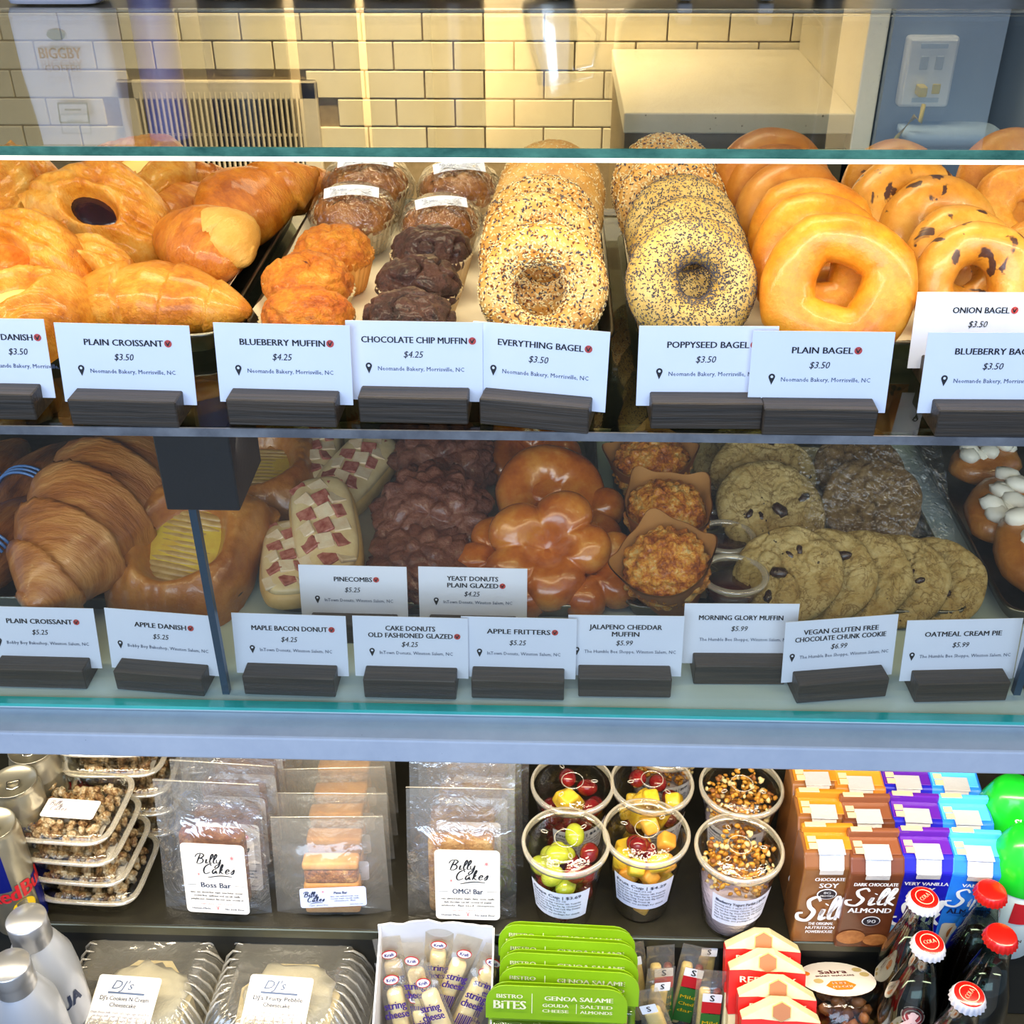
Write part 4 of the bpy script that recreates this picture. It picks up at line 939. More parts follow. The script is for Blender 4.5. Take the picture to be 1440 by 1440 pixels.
# handwritten-style logo built from strokes (two words)
LET = {'B': ([[(-.1, .62), (.0, .9), (.35, 1.02), (.62, .85), (.45, .58), (.22, .52), (.55, .45), (.6, .15), (.3, -.05), (.05, .05)], [(.32, .95), (.2, .5), (.1, 0)]], .72),
 'i': ([[(0, .2), (.1, .45), (.06, .05), (.28, .12)], [(.16, .66), (.18, .70)]], .28), 'l': ([[(0, .2), (.28, .75), (.22, 1.0), (.1, .7), (.08, .1), (.28, .1)]], .28),
 'y': ([[(0, .45), (.04, .12), (.26, .15), (.34, .48), (.26, -.2), (.02, -.45), (-.05, -.25), (.4, .12)]], .42), 'C': ([[(.62, .8), (.5, 1.0), (.15, .75), (.02, .3), (.2, -.02), (.6, .15)]], .58),
 'a': ([[(.36, .42), (.14, .46), (.02, .2), (.14, .02), (.34, .3), (.36, .06), (.5, .12)]], .46), 'k': ([[(.0, .1), (.25, .8), (.2, 1.0), (.08, .6), (.04, 0)], [(.3, .5), (.1, .25), (.38, .02)]], .4),
 'e': ([[(.02, .2), (.3, .32), (.22, .5), (.04, .3), (.1, .04), (.38, .12)]], .36), 's': ([[(0, .1), (.26, .5), (.22, .1), (.04, .0), (.3, .12)]], .34),
 'S': ([[(.66, .82), (.5, 1.0), (.22, .85), (.3, .58), (.52, .34), (.34, .0), (-.02, .06), (-.1, .28), (.1, .32)]], .70)}
def script(q, word, x, y, h, mi=0, T=None, w=.09, shear=.18, warp=None, n=5, gap=1.3):
    cx = x
    for ch in word:
        st_, adv = LET[ch]
        for s_ in st_: q.stroke([(cx+(a+b*shear)*h, y+b*h) for a, b in s_], w*h, mi, T, warp, n)
        cx += adv*h*gap
    return cx
def billy(q, x, y, h, T, mi=0, sub=1, w=.115, warp=None):
    script(q, 'Billy', x, y, h, mi, T, w, warp=warp, gap=1.12); script(q, 'Cakes', x+h*.55, y-h*1.02, h, mi, T, w, warp=warp)
    q.stroke([(x+h*.9, y-h*1.45), (x+h*2.0, y-h*1.22), (x+h*3.0, y-h*1.28)], h*.12, mi, T, warp)
def star(q, x, y, r, mi, T):
    for k in range(4): a = k*PI/4; q.stroke([(x-r*math.cos(a), y-r*math.sin(a)), (x, y), (x+r*math.cos(a), y+r*math.sin(a))], r*.22, mi, T, n=1)
m_pink = mat('pink_ink', 'E07A80', .5)
m_film = glass('bag_film', 'FFFFFF', 2.6, .07, 1.0, 30, f0=.09, haze=.03)
m_film2 = glass('bag_film_matt', 'FCF8F0', 1.5, .15, .8, 20, haze=.05, f0=.07)
m_bara = food('granola_bar', [(.25, '5A2C1C'), (.5, '8A5236'), (.75, 'B88A5C')], 60, 1, 200, .5, .1, bdist=.004, micro=.8)
m_barb = food('nut_bar', [(.25, '8A5220'), (.5, 'C08A44'), (.75, 'E2BE84')], 70, 1, 200, .5, .1, bdist=.005, micro=.8)
m_barc = food('sandwich_bar', [(.3, 'C68C4E'), (.7, 'DDAE74')], 30, .4, 160, .6)
m_fill = food('bar_filling', [(.3, '6A3E1C'), (.5, 'A8682E'), (.75, 'DDB070')], 80, 1, 240, .4, .3, bdist=.004, micro=.8)
m_lab = mat('label_paper', 'F4EEE8', .5); m_navy = mat('navy_ink', '1A2A4A', .5)
def bagshape(W, H, D, seed):
    def side(s_):
        def fn(u, v):
            x = (u-.5)*W*(1+.05*(1-v)); e = min(1, (1-abs(2*u-1)**3)); b_ = math.sin(PI*min(1, v*1.25+.08))**.7 if v < .75 else math.sin(PI*min(1, v*1.25+.08))**.7 if v*1.25+.08 < 1 else 0
            d = D/2*e*max(b_, .02)+.0022*fbm(Vector((u*7+seed, v*9, s_*3)))*e
            return (x, s_*max(d, .0004), v*H+.002*math.sin(u*5+seed)*(v > .9))
        return fn
    return side
def make_bag(name, W, H, D, bar, seed, lab=None, film=m_film):
    o = empty(name); b = bagshape(W, H, D, seed); q = M()
    q.grid(b(-1), 26, 32, False, False).grid(b(1), 26, 32, False, False)
    q.build('clear_bag', film, o); bar(o)
    se = M()
    se.tube([(-W/2, 0, H), (0, -.001, H+.001), (W/2, 0, H)], .0007, 6).build('bag_seal', m_clear2, o)
    for k in (-1, 1): pass
    lab(o); return o
def big_bar(mt):
    def f(o): M().box((0, .004, .056), (.070, .020, .096), .006, 3, smooth=True).build('bar', mt, o)
    return f
def big_label(title, sub, sq_=False):
    def f(o):
        T = Matrix.Translation((.008, -.0225, .060)) @ Euler(rad(90, 0, 0)).to_matrix().to_4x4(); q = M(); w_, h_ = .068, .090
        q.rrect(0, 0, w_, h_, .005, 0, T); T = T @ Matrix.Translation((0, 0, .0004))
        billy(q, -.019, .020, .0125, T, 1); star(q, .020, .028, .0035, 2, T); star(q, -.017, .006, .0022, 2, T)
        q.text(title, 0, -.011, .0095, 3, T, bold=.02, fit=.032 if len(title) < 10 else .036)
        q.rrect(-.026, -.008, .011, .0004, .0001, 3, T).rrect(.026, -.008, .011, .0004, .0001, 3, T)
        for i, l in enumerate(sub): q.text(l, 0, -.0185-i*.0045, .0036, 1, T, bold=.02, fit=.056-.006*(i % 2), res=1)
        q.text('vegan  gluten + dairy + soy free', 0, -.0335, .0030, 2, T, fit=.036, res=1)
        q.text('Human-Made', -.018, -.040, .0034, 3, T, bold=.02, fit=.020, res=1).text('No Junk Ever', .018, -.040, .0034, 3, T, bold=.02, fit=.021, res=1)
        q.stroke([(-.0028, -.036), (-.001, -.0355), (0, -.040), (.001, -.0355), (.0028, -.036)], .0006, 2, T)
        q.build('label', [m_lab, m_ink, m_pink, m_navy], o)
    return f
SUBA = ['dates  oats  almond flour  maple  cacao butter  coconut', 'coconut flour  sunflower seed  sea salt  vanilla', 'pumpkin seed  cinnamon  flax seed  cacao  coconut oil']
SUBB = ['oats  almond butter  maple  dates  cocoa  vanilla', 'dark chocolate  sea salt  coconut oil  peanut', 'walnuts  flax seed  cinnamon']
BA = Proto(make_bag('bagged_bar', .112, .165, .030, big_bar(m_bara), 1, big_label('Boss Bar', SUBA)))
BO2 = Proto(make_bag('bagged_bar', .112, .165, .030, big_bar(m_barb), 5, big_label('OMG! Bar', SUBB)))
def pig_bar(o):
    M().box((0, .004, .064), (.060, .020, .010), .003, 2, smooth=True).box((0, .004, .022), (.060, .022, .040), .004, 2, smooth=True).build('crust', m_barc, o)
    M().box((0, .004, .050), (.058, .019, .020), .005, 3, smooth=True).build('filling', m_fill, o)
def pig_label(o):
    T = Matrix.Translation((.004, -.0195, .036)) @ Euler(rad(90, 0, 3)).to_matrix().to_4x4(); q = M()
    q.rrect(0, 0, .070, .026, .003, 0, T); T = T @ Matrix.Translation((0, 0, .0004))
    billy(q, -.031, .002, .0066, T, 1, w=.15); star(q, -.0105, .008, .0016, 2, T)
    q.text('Pizza Bar', .008, .0045, .0045, 1, T, bold=.02, fit=.014); 
    for i, l in enumerate(('dates  oats  sunflower seeds  cacao', 'coconut  maple  sea salt  vanilla', 'cinnamon  flax')): q.text(l, .012, .0005-i*.003, .0026, 1, T, fit=.030-.007*(i == 2), res=1)
    q.text('vegan  gluten free', -.016, -.0105, .0024, 1, T, fit=.020, res=1).text('www.bars.com', .024, -.0105, .0022, 1, T, fit=.014, res=1)
    q.build('label', [mat('blue_label', 'C8D0F4', .5), m_navy, m_pink], o)
PG = Proto(make_bag('bagged_bar', .118, .125, .030, pig_bar, 9, pig_label, m_film2))
def row(P, px0, py0, n, dx, dpy, lean, labs, cat='snack bar', yaw=0, group=None, sc=1):
    p0 = at_z(px0, py0, ZAT)
    for i in range(n):
        p = p0+Vector((dx*i+random.uniform(-.004, .004)*(i > 0), dpy*i, 0))
        P.put(p, (-math.radians(lean+random.uniform(-3, 3)*(i > 0)), math.radians(random.uniform(-2, 2)*(i > 0)), math.radians(yaw)), labs[i], cat, group, sc)
ORD = ['front', 'second', 'third', 'fourth', 'last']
row(BA, 308, 1279, 5, .004, .034, 11, ['%s bag in the row of clear-bagged Boss Bars with white labels' % o for o in ORD], yaw=-2, group='bagged boss bars')
row(PG, 470, 1281, 5, -.001, .035, 10, ['%s bag in the row of sandwich-style bars with blue labels' % o for o in ORD], yaw=2, group='bagged sandwich bars')
row(BO2, 650, 1288, 5, .003, .034, 11, ['%s bag in the row of clear-bagged OMG! Bars with white labels' % o for o in ORD], yaw=0, group='bagged omg bars')
# ---- stacked clear boxes of nut clusters
m_nut = food('nut_cluster', [(.2, '4A2A1A'), (.4, '8E6238'), (.52, 'C8A878'), (.7, 'F4EAD8')], 60, 1, 180, .35, .4, bdist=.006, micro=.9)
bxo = empty('snack_box'); bw_, bd_, bh_ = .056, .050, .030
M().sq([(bw_*.80, bd_*.80, .001, 5), (bw_*.84, bd_*.84, .004, 5), (bw_*.93, bd_*.93, .022, 5), (bw_, bd_, .0235, 5)], 56, capa=True).build('tub', m_clear, bxo)
M().sq([(bw_, bd_, .0238, 5), (bw_*1.03, bd_*1.03, .0245, 5), (bw_*1.03, bd_*1.03, .0262, 5), (bw_*.98, bd_*.98, .0275, 5), (bw_*.93, bd_*.93, .0268, 5)], 56).build('rim', m_clear2, bxo)
M().sq([(bw_*.93, bd_*.93, .0268, 5), (bw_*.88, bd_*.88, .0305, 5), (bw_*.84, bd_*.84, .0310, 5), (bw_*.80, bd_*.80, .0295, 5), (.002, .002, .0295, 5)], 56).build('lid', m_clear, bxo)
q = M(); rnd = random.Random(3)
for i in range(190):
    a, b = rnd.uniform(-1, 1), rnd.uniform(-1, 1); q.ball((a*bw_*.70, b*bd_*.70, rnd.uniform(.006, .022)), (rnd.uniform(.005, .009), rnd.uniform(.004, .006), .004), 1, rot=(rnd.random()*3, rnd.random()*3, rnd.random()*3))
q.build('nut_clusters', m_nut, bxo)['kind'] = 'stuff'
T = Matrix.Translation((0.003, -.008, .0312)); q = M(); q.rrect(0, 0, .058, .026, .003, 0, T); T2 = T @ Matrix.Translation((0, 0, .0003))
billy(q, -.025, .003, .0065, T2, 1, w=.12)
for i in range(4): q.text('almonds  pecans  maple  sea salt', .012, .006-i*.0036, .0026, 2, T2, fit=.026-.004*(i % 2), res=1)
q.build('label', [m_lab, mat('grey_script', '7A7078', .5), mat('faded_ink', 'B09A90', .5)], bxo)
SB = Proto(bxo)
def stack(px, py, n, name, dx, dy, rz=0):
    p = at_z(px, py, ZAT)
    for i in range(n):
        w_ = 'lowest' if i == 0 else ('topmost' if i == n-1 else ('second from bottom' if i == 1 else ('third from bottom' if i == 2 else 'fourth from bottom')))
        SB.put(p+Vector((dx*i+random.uniform(-.002, .002), dy*i, i*.0292)), (0, 0, math.radians(rz+random.uniform(-3, 3))), '%s clear box of nut clusters in the %s' % (w_, name), 'snack box', 'clear boxes of nut clusters', 1.0)
stack(146, 1240, 4, 'front stack', -.005, .002, -2)
stack(205, 1150, 5, 'stack behind the front one', -.003, .002, 3)
stack(268, 1090, 4, 'rearmost stack', 0, 0, 0)
# ---- cans
m_alu = mat('aluminium', 'CFC9B8', .28, 1, bump=.05); m_canb = mat('can_blue', '12208A', .3, .6); m_canr = mat('can_red', 'C41E28', .35); m_cans = mat('can_silver', 'B8B29E', .3, .85); m_cany = mat('can_yellow', 'E8C21E', .4)
def make_can(kind):
    o = empty('drink_can'); R, H = .0265, .150
    M().lathe([(.018, 0), (.022, .002), (R, .010), (R, H-.014), (R*.93, H-.006), (.0235, H-.001), (.0245, H), (.0235, H+.0005), (.0225, H-.003), (0, H-.003)], 40).build('can_body', m_cans, o)
    M().tube([(.0, -.012, H-.001), (.006, -.009, H-.001), (.006, .0, H-.001), (-.006, .0, H-.001), (-.006, -.009, H-.001), (0, -.012, H-.001)], .0012, 6).build('pull_tab', m_alu, o)
    def wp(p): a = p.x/R-PI/2; return Vector(((R+.0003+p.z)*math.cos(a), (R+.0003+p.z)*math.sin(a), p.y))
    q = M()
    if kind == 'blue':
        q.rrect(.055, .045, .07, .068, .001, 0, warp=wp).rrect(-.030, .105, .055, .055, .001, 0, warp=wp).rrect(.062, .118, .045, .03, .001, 0, warp=wp)
        q.text('Red', -.012, .062, .030, 1, warp=lambda p: wp(p+Vector((0, 0, .0003))), bold=.03, fit=.030).text('Bull', .022, .062, .030, 1, warp=lambda p: wp(p+Vector((0, 0, .0003))), bold=.03, fit=.030)
        q.disc((.004, .048), .012, 18, 2, warp=lambda p: wp(p+Vector((0, 0, .0002))))
    else:
        q.rrect(0, .03, .09, .05, .001, 0, warp=wp); q.text('ENERGY', .0, .100, .010, 0, warp=lambda p: wp(p+Vector((0, 0, .0003))), bold=.02, fit=.034).text('DRINK', .0, .088, .009, 1, warp=lambda p: wp(p+Vector((0, 0, .0003))), bold=.02, fit=.026)
    q.build('can_print', [m_canb, m_canr, m_cany], o); return Proto(o)
CN, CN2 = make_can('blue'), make_can('x')
def topput(P, px, py, h, rz, label, cat, group=None, z=None, s=1):
    z = ZAT if z is None else z; p = at_z(px, py, z+h); p.z = z; return P.put(p, (0, 0, math.radians(rz)), label, cat, group, s)
topput(CN, -14, 1160, .150, 38, 'front energy drink can, blue and silver with red lettering, at the left edge', 'can')
topput(CN2, 18, 1098, .150, 20, 'silver drink can behind the blue and silver one', 'can')
topput(CN2, 44, 1052, .150, -20, 'silver and purple can at the back beside the clear boxes', 'can')
topput(CN, 82, 1015, .150, 10, 'red-marked can mostly hidden behind the clear boxes', 'can')
# ---- fruit and granola cups
def make_cup(kind, title, price, seed):
    o = empty('lidded_cup'); H = .112; rb, rt = .030, .0425
    M().lathe([(0, .002), (rb*.8, .002), (rb*.92, 0), (rb, .004), (rt, H-.006)], 56).build('cup', m_clear, o)
    M().lathe([(rt, H-.008), (.0455, H-.007), (.0462, H-.002), (.0445, H+.001), (.0425, H+.0005)], 56).build('lid_rim', m_clear2, o)
    M().lathe([(.0425, H+.0005), (.041, H-.005), (.036, H-.0045), (.033, H+.002), (.012, H+.0025), (.010, H+.001), (0, H+.001)], 56).build('lid', m_clear, o)
    q = M()
    for k in range(3): a = k*2.1+seed; q.tube([((.024+.0035*math.cos(b_))*math.cos(a)-.0018*math.sin(b_)*math.sin(a), (.024+.0035*math.cos(b_))*math.sin(a)+.0018*math.sin(b_)*math.cos(a), H+.003) for b_ in np.linspace(0, 2*PI, 12)], .0005, 5)
    q.tube([(.012*math.cos(b_), .012*math.sin(b_), H+.0028) for b_ in np.linspace(0, 2*PI, 24)], .0005, 5)
    q.build('lid_emboss', m_clear2, o)['kind'] = 'stuff'
    rnd = random.Random(seed); R_at = lambda z: rb+(rt-rb)*z/H
    cache = {}
    def piece(nm, mt, c, r, kind_='ball', rot=None):
        if nm not in cache:
            q = M(); 
            if kind_ == 'ball': q.ball((0, 0, 0), r, 3)
            else: q.box((0, 0, 0), r, min(r)*.22, 3, smooth=True)
            cache[nm] = q.build(nm, mt, o); oo = cache[nm]
        else: oo = cache[nm].copy(); COL.objects.link(oo)
        oo.location = c; oo.rotation_euler = rot or (rnd.random()*3, rnd.random()*3, rnd.random()*3)
    if kind in ('grape', 'fruit', 'red', 'yellow'):
        for i in range(34):
            z = .014+.080*(i/33); a = i*2.4; rr_ = (R_at(z)-.0135)*(1 if i % 3 else .35)
            c = (rr_*math.cos(a), rr_*math.sin(a), z)
            t = {'grape': 0 if (i > 20 and math.cos(a) < .3) else 1, 'red': 1 if i % 3 else 2, 'fruit': (1, 2, 3)[i % 3], 'yellow': (2, 2, 1)[i % 3]}[kind]
            if t == 0: piece('green_grape', m_ggrape, c, (.0105, .0105, .0128))
            elif t == 1: piece('red_grape', m_rgrape, c, (.0098, .0098, .0118))
            elif t == 2: piece('pineapple_chunk', m_pine, c, (.020, .017, .017), 'box')
            else: piece('melon_chunk', m_melon, c, (.017, .017, .017), 'box')
    else:
        q = M().lathe([(0, .004), (rb-.002, .004), (R_at(.06)-.0015, .062), (0, .062)], 36).build('yogurt', m_yog, o)
        q = M()
        for i in range(330):
            a = rnd.random()*2*PI; z = rnd.uniform(.064, .104); r_ = math.sqrt(rnd.random())*(R_at(z)-.004); s_ = rnd.uniform(.002, .0046)
            q.ball((r_*math.cos(a), r_*math.sin(a), z+.004*(1-(r_/.04)**2)), (s_, s_*rnd.uniform(.6, 1), s_*.6), 1, mi=rnd.choice([0, 0, 0, 1, 2]), amp=.3, fq=3, seed=i, rot=(rnd.random()*3, rnd.random()*3, 0))
        q.build('granola', [m_gran, m_gran2, m_gran3], o)['kind'] = 'stuff'
    def wp(p):
        z = p.y; a = p.x/.036-PI/2; r_ = R_at(z)+.0006+p.z; return Vector((r_*math.cos(a), r_*math.sin(a), z))
    q = M(); q.rrect(0, .052, .066, .046, .003, 0, warp=wp); wq = lambda p: wp(p+Vector((0, 0, .0004)))
    q.text(title+' | '+price, -.003, .0655, .0068, 1, warp=wq, bold=.02, fit=.052)
    for i, l in enumerate(['Serving size: 1 each (12 oz)', 'Amount per serving: Calories 180, Total Fat', 'Og, Sat. Fat 0g, Trans Fat 0g, Cholesterol', '0mg, Sodium 15mg, Total Carb 45g, Dietary', 'Fiber 3g, Sugars 38g, Protein 2g', 'Ingredients: see package for details']):
        q.text(l, -.030, .0605-i*.0048, .0038, 1, warp=wq, bold=.015, fit=.054-.016*(i in (0, 4)), res=1, align=1)
    q.build('label', [mat('cup_label', 'DCE0F6', .5), m_navy], o)
    return Proto(o)
m_ggrape = mat('green_grape', 'A8B62A', .15, col2='C2C848', nscale=60, coat=.5, sss=.2); m_rgrape = mat('red_grape', '5E0C14', .12, col2='8E1C1E', nscale=70, coat=.6)
m_pine = food('pineapple', [(.3, 'E8B414'), (.7, 'F6D84A')], 50, .4, 140, .3, .3); m_melon = mat('melon', 'EE9A30', .3, col2='E8C05A', nscale=40, coat=.3)
m_yog = mat('yogurt', 'CFC4DC', .4, col2='BBB0D0', nscale=20); m_gran = mat('granola_gold', 'D9A03A', .5, col2='B87824', nscale=200); m_gran2 = mat('granola_pale', 'EFD8A0', .5); m_gran3 = mat('granola_brown', '8A5222', .5)
GC = make_cup('grape', 'Grape Cup', '$3.69', 3); FC = make_cup('fruit', 'Fruit Cup', '$4.29', 5); RC = make_cup('red', 'Fruit Cup', '$4.29', 8); YC = make_cup('yellow', 'Fruit Cup', '$4.29', 11); PC2 = make_cup('g', 'Blueberry Yogurt Parfait', '$4.99', 6)
for P, px, py, l, rz in ((GC, 796, 1181, 'front cup of green and red grapes with its price label', -12), (FC, 909, 1168, 'front cup of pineapple, melon and red grapes', -4), (PC2, 1040, 1190, 'front granola and yogurt parfait cup', 8),
                     (RC, 805, 1100, 'rear cup of red grapes and pineapple under the ledge', 20), (YC, 917, 1098, 'rear cup mostly of yellow pineapple under the ledge', 40), (PC2, 1043, 1104, 'rear granola parfait cup under the ledge', -14)):
    topput(P, px, py, .112, rz, l, 'fruit cup' if P is not PC2 else 'parfait cup')
topput(PC2, 935, 1040, .112, 5, 'granola parfait cup hidden far back under the ledge', 'parfait cup'); 
# ---- drink cartons
m_foil = mat('foil', 'D2D0D2', .28, .35, bump=.7, bscale=90, coat=.6); m_tan = mat('carton_panel', 'D8B890', .45)
m_wink = mat('white_ink', 'F2F2F6', .5)
def make_carton(colr, top, l1, l2, scripth, l3=None, badge=None, extra=None, lab=None):
    o = empty('drink_carton'); W, D, H = .0545, .042, .128; mb = mat(colr[0], colr[1], .3, col2=colr[2], nscale=14, coat=.4); mtp = mat(colr[3], colr[4], .28, coat=.4)
    prof = [(-D/2, 0), (D/2, 0), (D/2, H-.002), (D/2-.004, H+.003), (-D/2+.010, H), (-D/2+.001, H-.014)]
    T = Matrix(((0, 0, 1, 0), (1, 0, 0, 0), (0, 1, 0, 0), (0, 0, 0, 1)))   # profile (y,z) extruded along x
    bm_ = M(); bm_.prism(prof, -W/2, W/2, 0, T)
    c = bm_.build('carton_body', [mb], o); bv = c.modifiers.new('bev', 'BEVEL'); bv.width = .0022; bv.segments = 2
    # top panel, raised back flap, foil tab folded over the front
    tilt = math.atan2(.003, D-.014)
    M().box((0, .003, H+.0022), (W-.006, D-.020, .0012), .0005, 1, rot=(tilt, 0, 0)).build('top_panel', mtp, o)
    M().box((0, D/2-.006, H+.0075), (W-.002, .006, .009), .0015, 2).build('back_flap', mtp, o)
    M().box((-W/4+.001, D/2-.0062, H+.0125), (W/2-.006, .0062, .0012), .0004, 1).build('date_panel', m_tan, o)
    q = M().box((0, -.006, H+.0026), (W*.5, .018, .001), .0004, 1, rot=(tilt+.03, 0, 0)); q.box((0, -D/2+.0045, H-.0065), (W*.46, .0012, .017), .0004, 1, rot=(-.58, 0, 0)); q.box((0, -D/2-.0008, H-.0165), (W*.44, .001, .007), .0003, 1)
    q.build('foil_tab', m_foil, o)['kind'] = 'stuff'
    for i in (0, 1): M().box((-W/2+.010, .004-i*.009, H+.0032), (.009, .007, .0008), .0003, 1, rot=(tilt, 0, 0)).build('print_patch', m_tan, o)
    TF = Matrix.Translation((0, -D/2-.0006, 0)) @ Euler(rad(90, 0, 0)).to_matrix().to_4x4(); q = M()
    T2 = TF @ Matrix.Translation((0, 0, .0004))
    if extra == 'almonds':
        for (x, y, rx_, ry_) in ((-.013, .018, .015, .011), (.013, .014, .013, .009)): q.disc((x, y), rx_, 20, 2, TF, ry=ry_)
    if extra == 'pale':
        q.rrect(0, .022, W-.008, .040, .004, 3, TF); q.disc((-.005, .026), .011, 20, 2, T2, ry=.014)
    if extra == 'stripe': q.add([(-W/2+.003, .006, 0), (-W/2+.016, .006, 0), (-W/2+.003, .045, 0)], [[0, 1, 2]], 4, TF, False)
    q.text(l1, 0, .0985, .0068, 0, T2, bold=.03, fit=.030 if len(l1) < 10 else .044)
    y = .094
    if l2 == 'SOY': q.text('SOY', 0, .0880, .0100, 0, T2, bold=.03, fit=.019); y = .082
    if badge:
        q.disc((0, .0780), .0102, 24, 0, TF, ry=.0080).disc((0, .0780), .0090, 24, 1, T2, ry=.0068)
        T3 = T2 @ Matrix.Translation((0, 0, .0003)); q.text('8G', 0, .0790, .0052, 0, T3, bold=.03, fit=.007).text('PROTEIN', 0, .0748, .0036, 0, T3, bold=.03, fit=.013)
    h_ = scripth; yy = .038 if l2 == 'SOY' else .069
    sx_ = .0262/h_; script(q, 'Silk', -h_*.93, yy, h_, 0, T2 @ Matrix.Diagonal((sx_, 1, 1, 1)), .16 if h_ > .03 else .13, .10, n=6, gap=1.12)
    if l2 == 'ALMOND':
        q.text('ALMOND', 0, .0575, .0105, 5 if extra == 'pale' else 0, T2, bold=.035, fit=.044)
        if extra == 'almonds':
            q.disc((.004, .044), .0095, 24, 0, TF, ry=.0075).disc((.004, .044), .0085, 24, 1, T2, ry=.0066); T3 = T2 @ Matrix.Translation((0, 0, .0003)); q.text('90', .004, .0418, .0075, 0, T3, bold=.02, fit=.009)
    else:
        for i, t_ in enumerate(('THE ORIGINAL', 'NUTRITION', 'POWERHOUSE')): q.text(t_, 0, .030-i*.0065, .0064, 0, T2, bold=.025, fit=(.026, .030, .028)[i])
    q.build('lettering', [m_wink, mat('badge_dark', '1A1424', .5), mat('almond_brown', '9A5A2A', .4, col2='B87A42', nscale=120), mat('carton_cream', 'D8CCBC', .4), mat('pale_blue_stripe', '8AC0F0', .4), mat('dark_blue_ink', '141C50', .5)], o)
    return Proto(o)
KA = make_carton(('carton_brown', '7A4A22', '8A5A30', 'carton_ochre', 'C07A1E'), 0, 'CHOCOLATE', 'SOY', .036, badge=1)
KB = make_carton(('carton_dark_brown', '5A2E1A', '6E3C22', 'carton_choc', '7E4A30'), 0, 'DARK CHOCOLATE', 'ALMOND', .026, extra='almonds')
KC = make_carton(('carton_blue', '1414A0', '2020B8', 'carton_purple', '5A1E9A'), 0, 'VERY VANILLA', 'SOY', .036, badge=1, extra='stripe')
KD = make_carton(('carton_sky', '2070E0', '2E86EA', 'carton_light_blue', '4EB0F0'), 0, 'VANILLA', 'ALMOND', .026, extra='pale')
KO = make_carton(('carton_orange', 'A8641E', 'B87428', 'carton_amber', 'D08A2A'), 0, 'CHOCOLATE', 'SOY', .036, badge=1)
def col_(P, px, py, n, nm, P2=None, rz=2, pitch=.047, dx=.002):
    p = at_z(px, py, ZAT+.128)
    for i in range(n):
        PP = P2 if (P2 and i >= 2) else P
        q = p+Vector((dx*i, pitch*i, 0)); q.z = ZAT; PP.put(q, (0, 0, math.radians(rz+random.uniform(-2, 2))), '%s carton in the column of %s' % (('front', 'second', 'third', 'last')[i], nm), 'drink carton', 'small drink cartons', 1.0)
col_(KA, 1166, 1187, 3, 'brown chocolate soy cartons', None, 2)
col_(KB, 1231, 1194, 3, 'dark brown almond cartons', KO, 1)
col_(KC, 1302, 1193, 3, 'blue and purple vanilla soy cartons', None, 0)
col_(KD, 1374, 1196, 3, 'light blue vanilla almond cartons', None, 0)
# ---- green shake bottles
gbo = empty('shake_bottle'); m_green = mat('green_cap', '10B020', .3, coat=.6, col2='1CC42C', nscale=10)
M().lathe([(0, .0), (.030, 0), (.033, .004), (.033, .095), (.032, .098)], 40).build('bottle_body', mat('pale_bottle', 'D0DCD8', .35), gbo)
M().lathe([(.0335, .098), (.034, .105), (.031, .125), (.022, .148), (.016, .156), (0, .158)], 40).build('cap', m_green, gbo)
def wpg(r): return lambda p: Vector(((r+.0005+p.z)*math.cos(p.x/r-PI/2), (r+.0005+p.z)*math.sin(p.x/r-PI/2), p.y))
def wpc(p): z = p.y; r = .0345-.0130*max(0, (z-.110)/.04); a = p.x/.03-PI/2; return Vector(((r+.0012)*math.cos(a), (r+.0012)*math.sin(a), z))
q = M(); q.text('SHAKE', .008, .126, .011, 0, warp=wpc, bold=.03, fit=.032).rrect(0, .075, .020, .030, .004, 1, warp=wpg(.0331)).text('12g', -.006, .040, .012, 2, warp=wpg(.0331), bold=.03, fit=.012).text('PROTEIN', -.002, .031, .006, 2, warp=wpg(.0331), bold=.02, fit=.022)
q.build('lettering', [m_wink, m_canr, mat('brown_ink', '4A2A1A', .5)], gbo)
SK = Proto(gbo)
topput(SK, 1425, 1118, .140, 4, 'green-capped shake bottle at the back right of the cooler', 'bottle'); topput(SK, 1446, 1188, .140, -4, 'green-capped shake bottle nearer the front, at the right edge', 'bottle')
# ---- lower step: aluminium bottles
ab = empty('aluminium_bottle'); m_albw = mat('bottle_white_metal', 'B8BCC4', .35, .35, coat=.3)
M().lathe([(0, 0), (.030, 0), (.033, .005), (.033, .15), (.031, .175), (.022, .200), (.0175, .208)], 44).build('bottle_body', m_albw, ab)
M().lathe([(.0185, .206), (.019, .209), (.0185, .212), (.019, .215), (.0185, .218), (.019, .221), (.019, .236), (.018, .2375), (0, .2375)], 44).build('screw_cap', mat('cap_metal', 'D0D0D2', .3, .85), ab)
q = M().text('AQUA', .018, .125, .026, 0, warp=wpg(.0331), bold=.03, fit=.05); q.build('lettering', [m_navy], ab)
AB = Proto(ab)
topput(AB, 36, 1291, .2375, 6, 'tall white metal bottle with screw cap, the rear one at lower left', 'bottle', z=ZBT); topput(AB, 12, 1356, .2375, -20, 'tall white metal bottle with screw cap, nearest the lower left corner', 'bottle', z=ZBT)
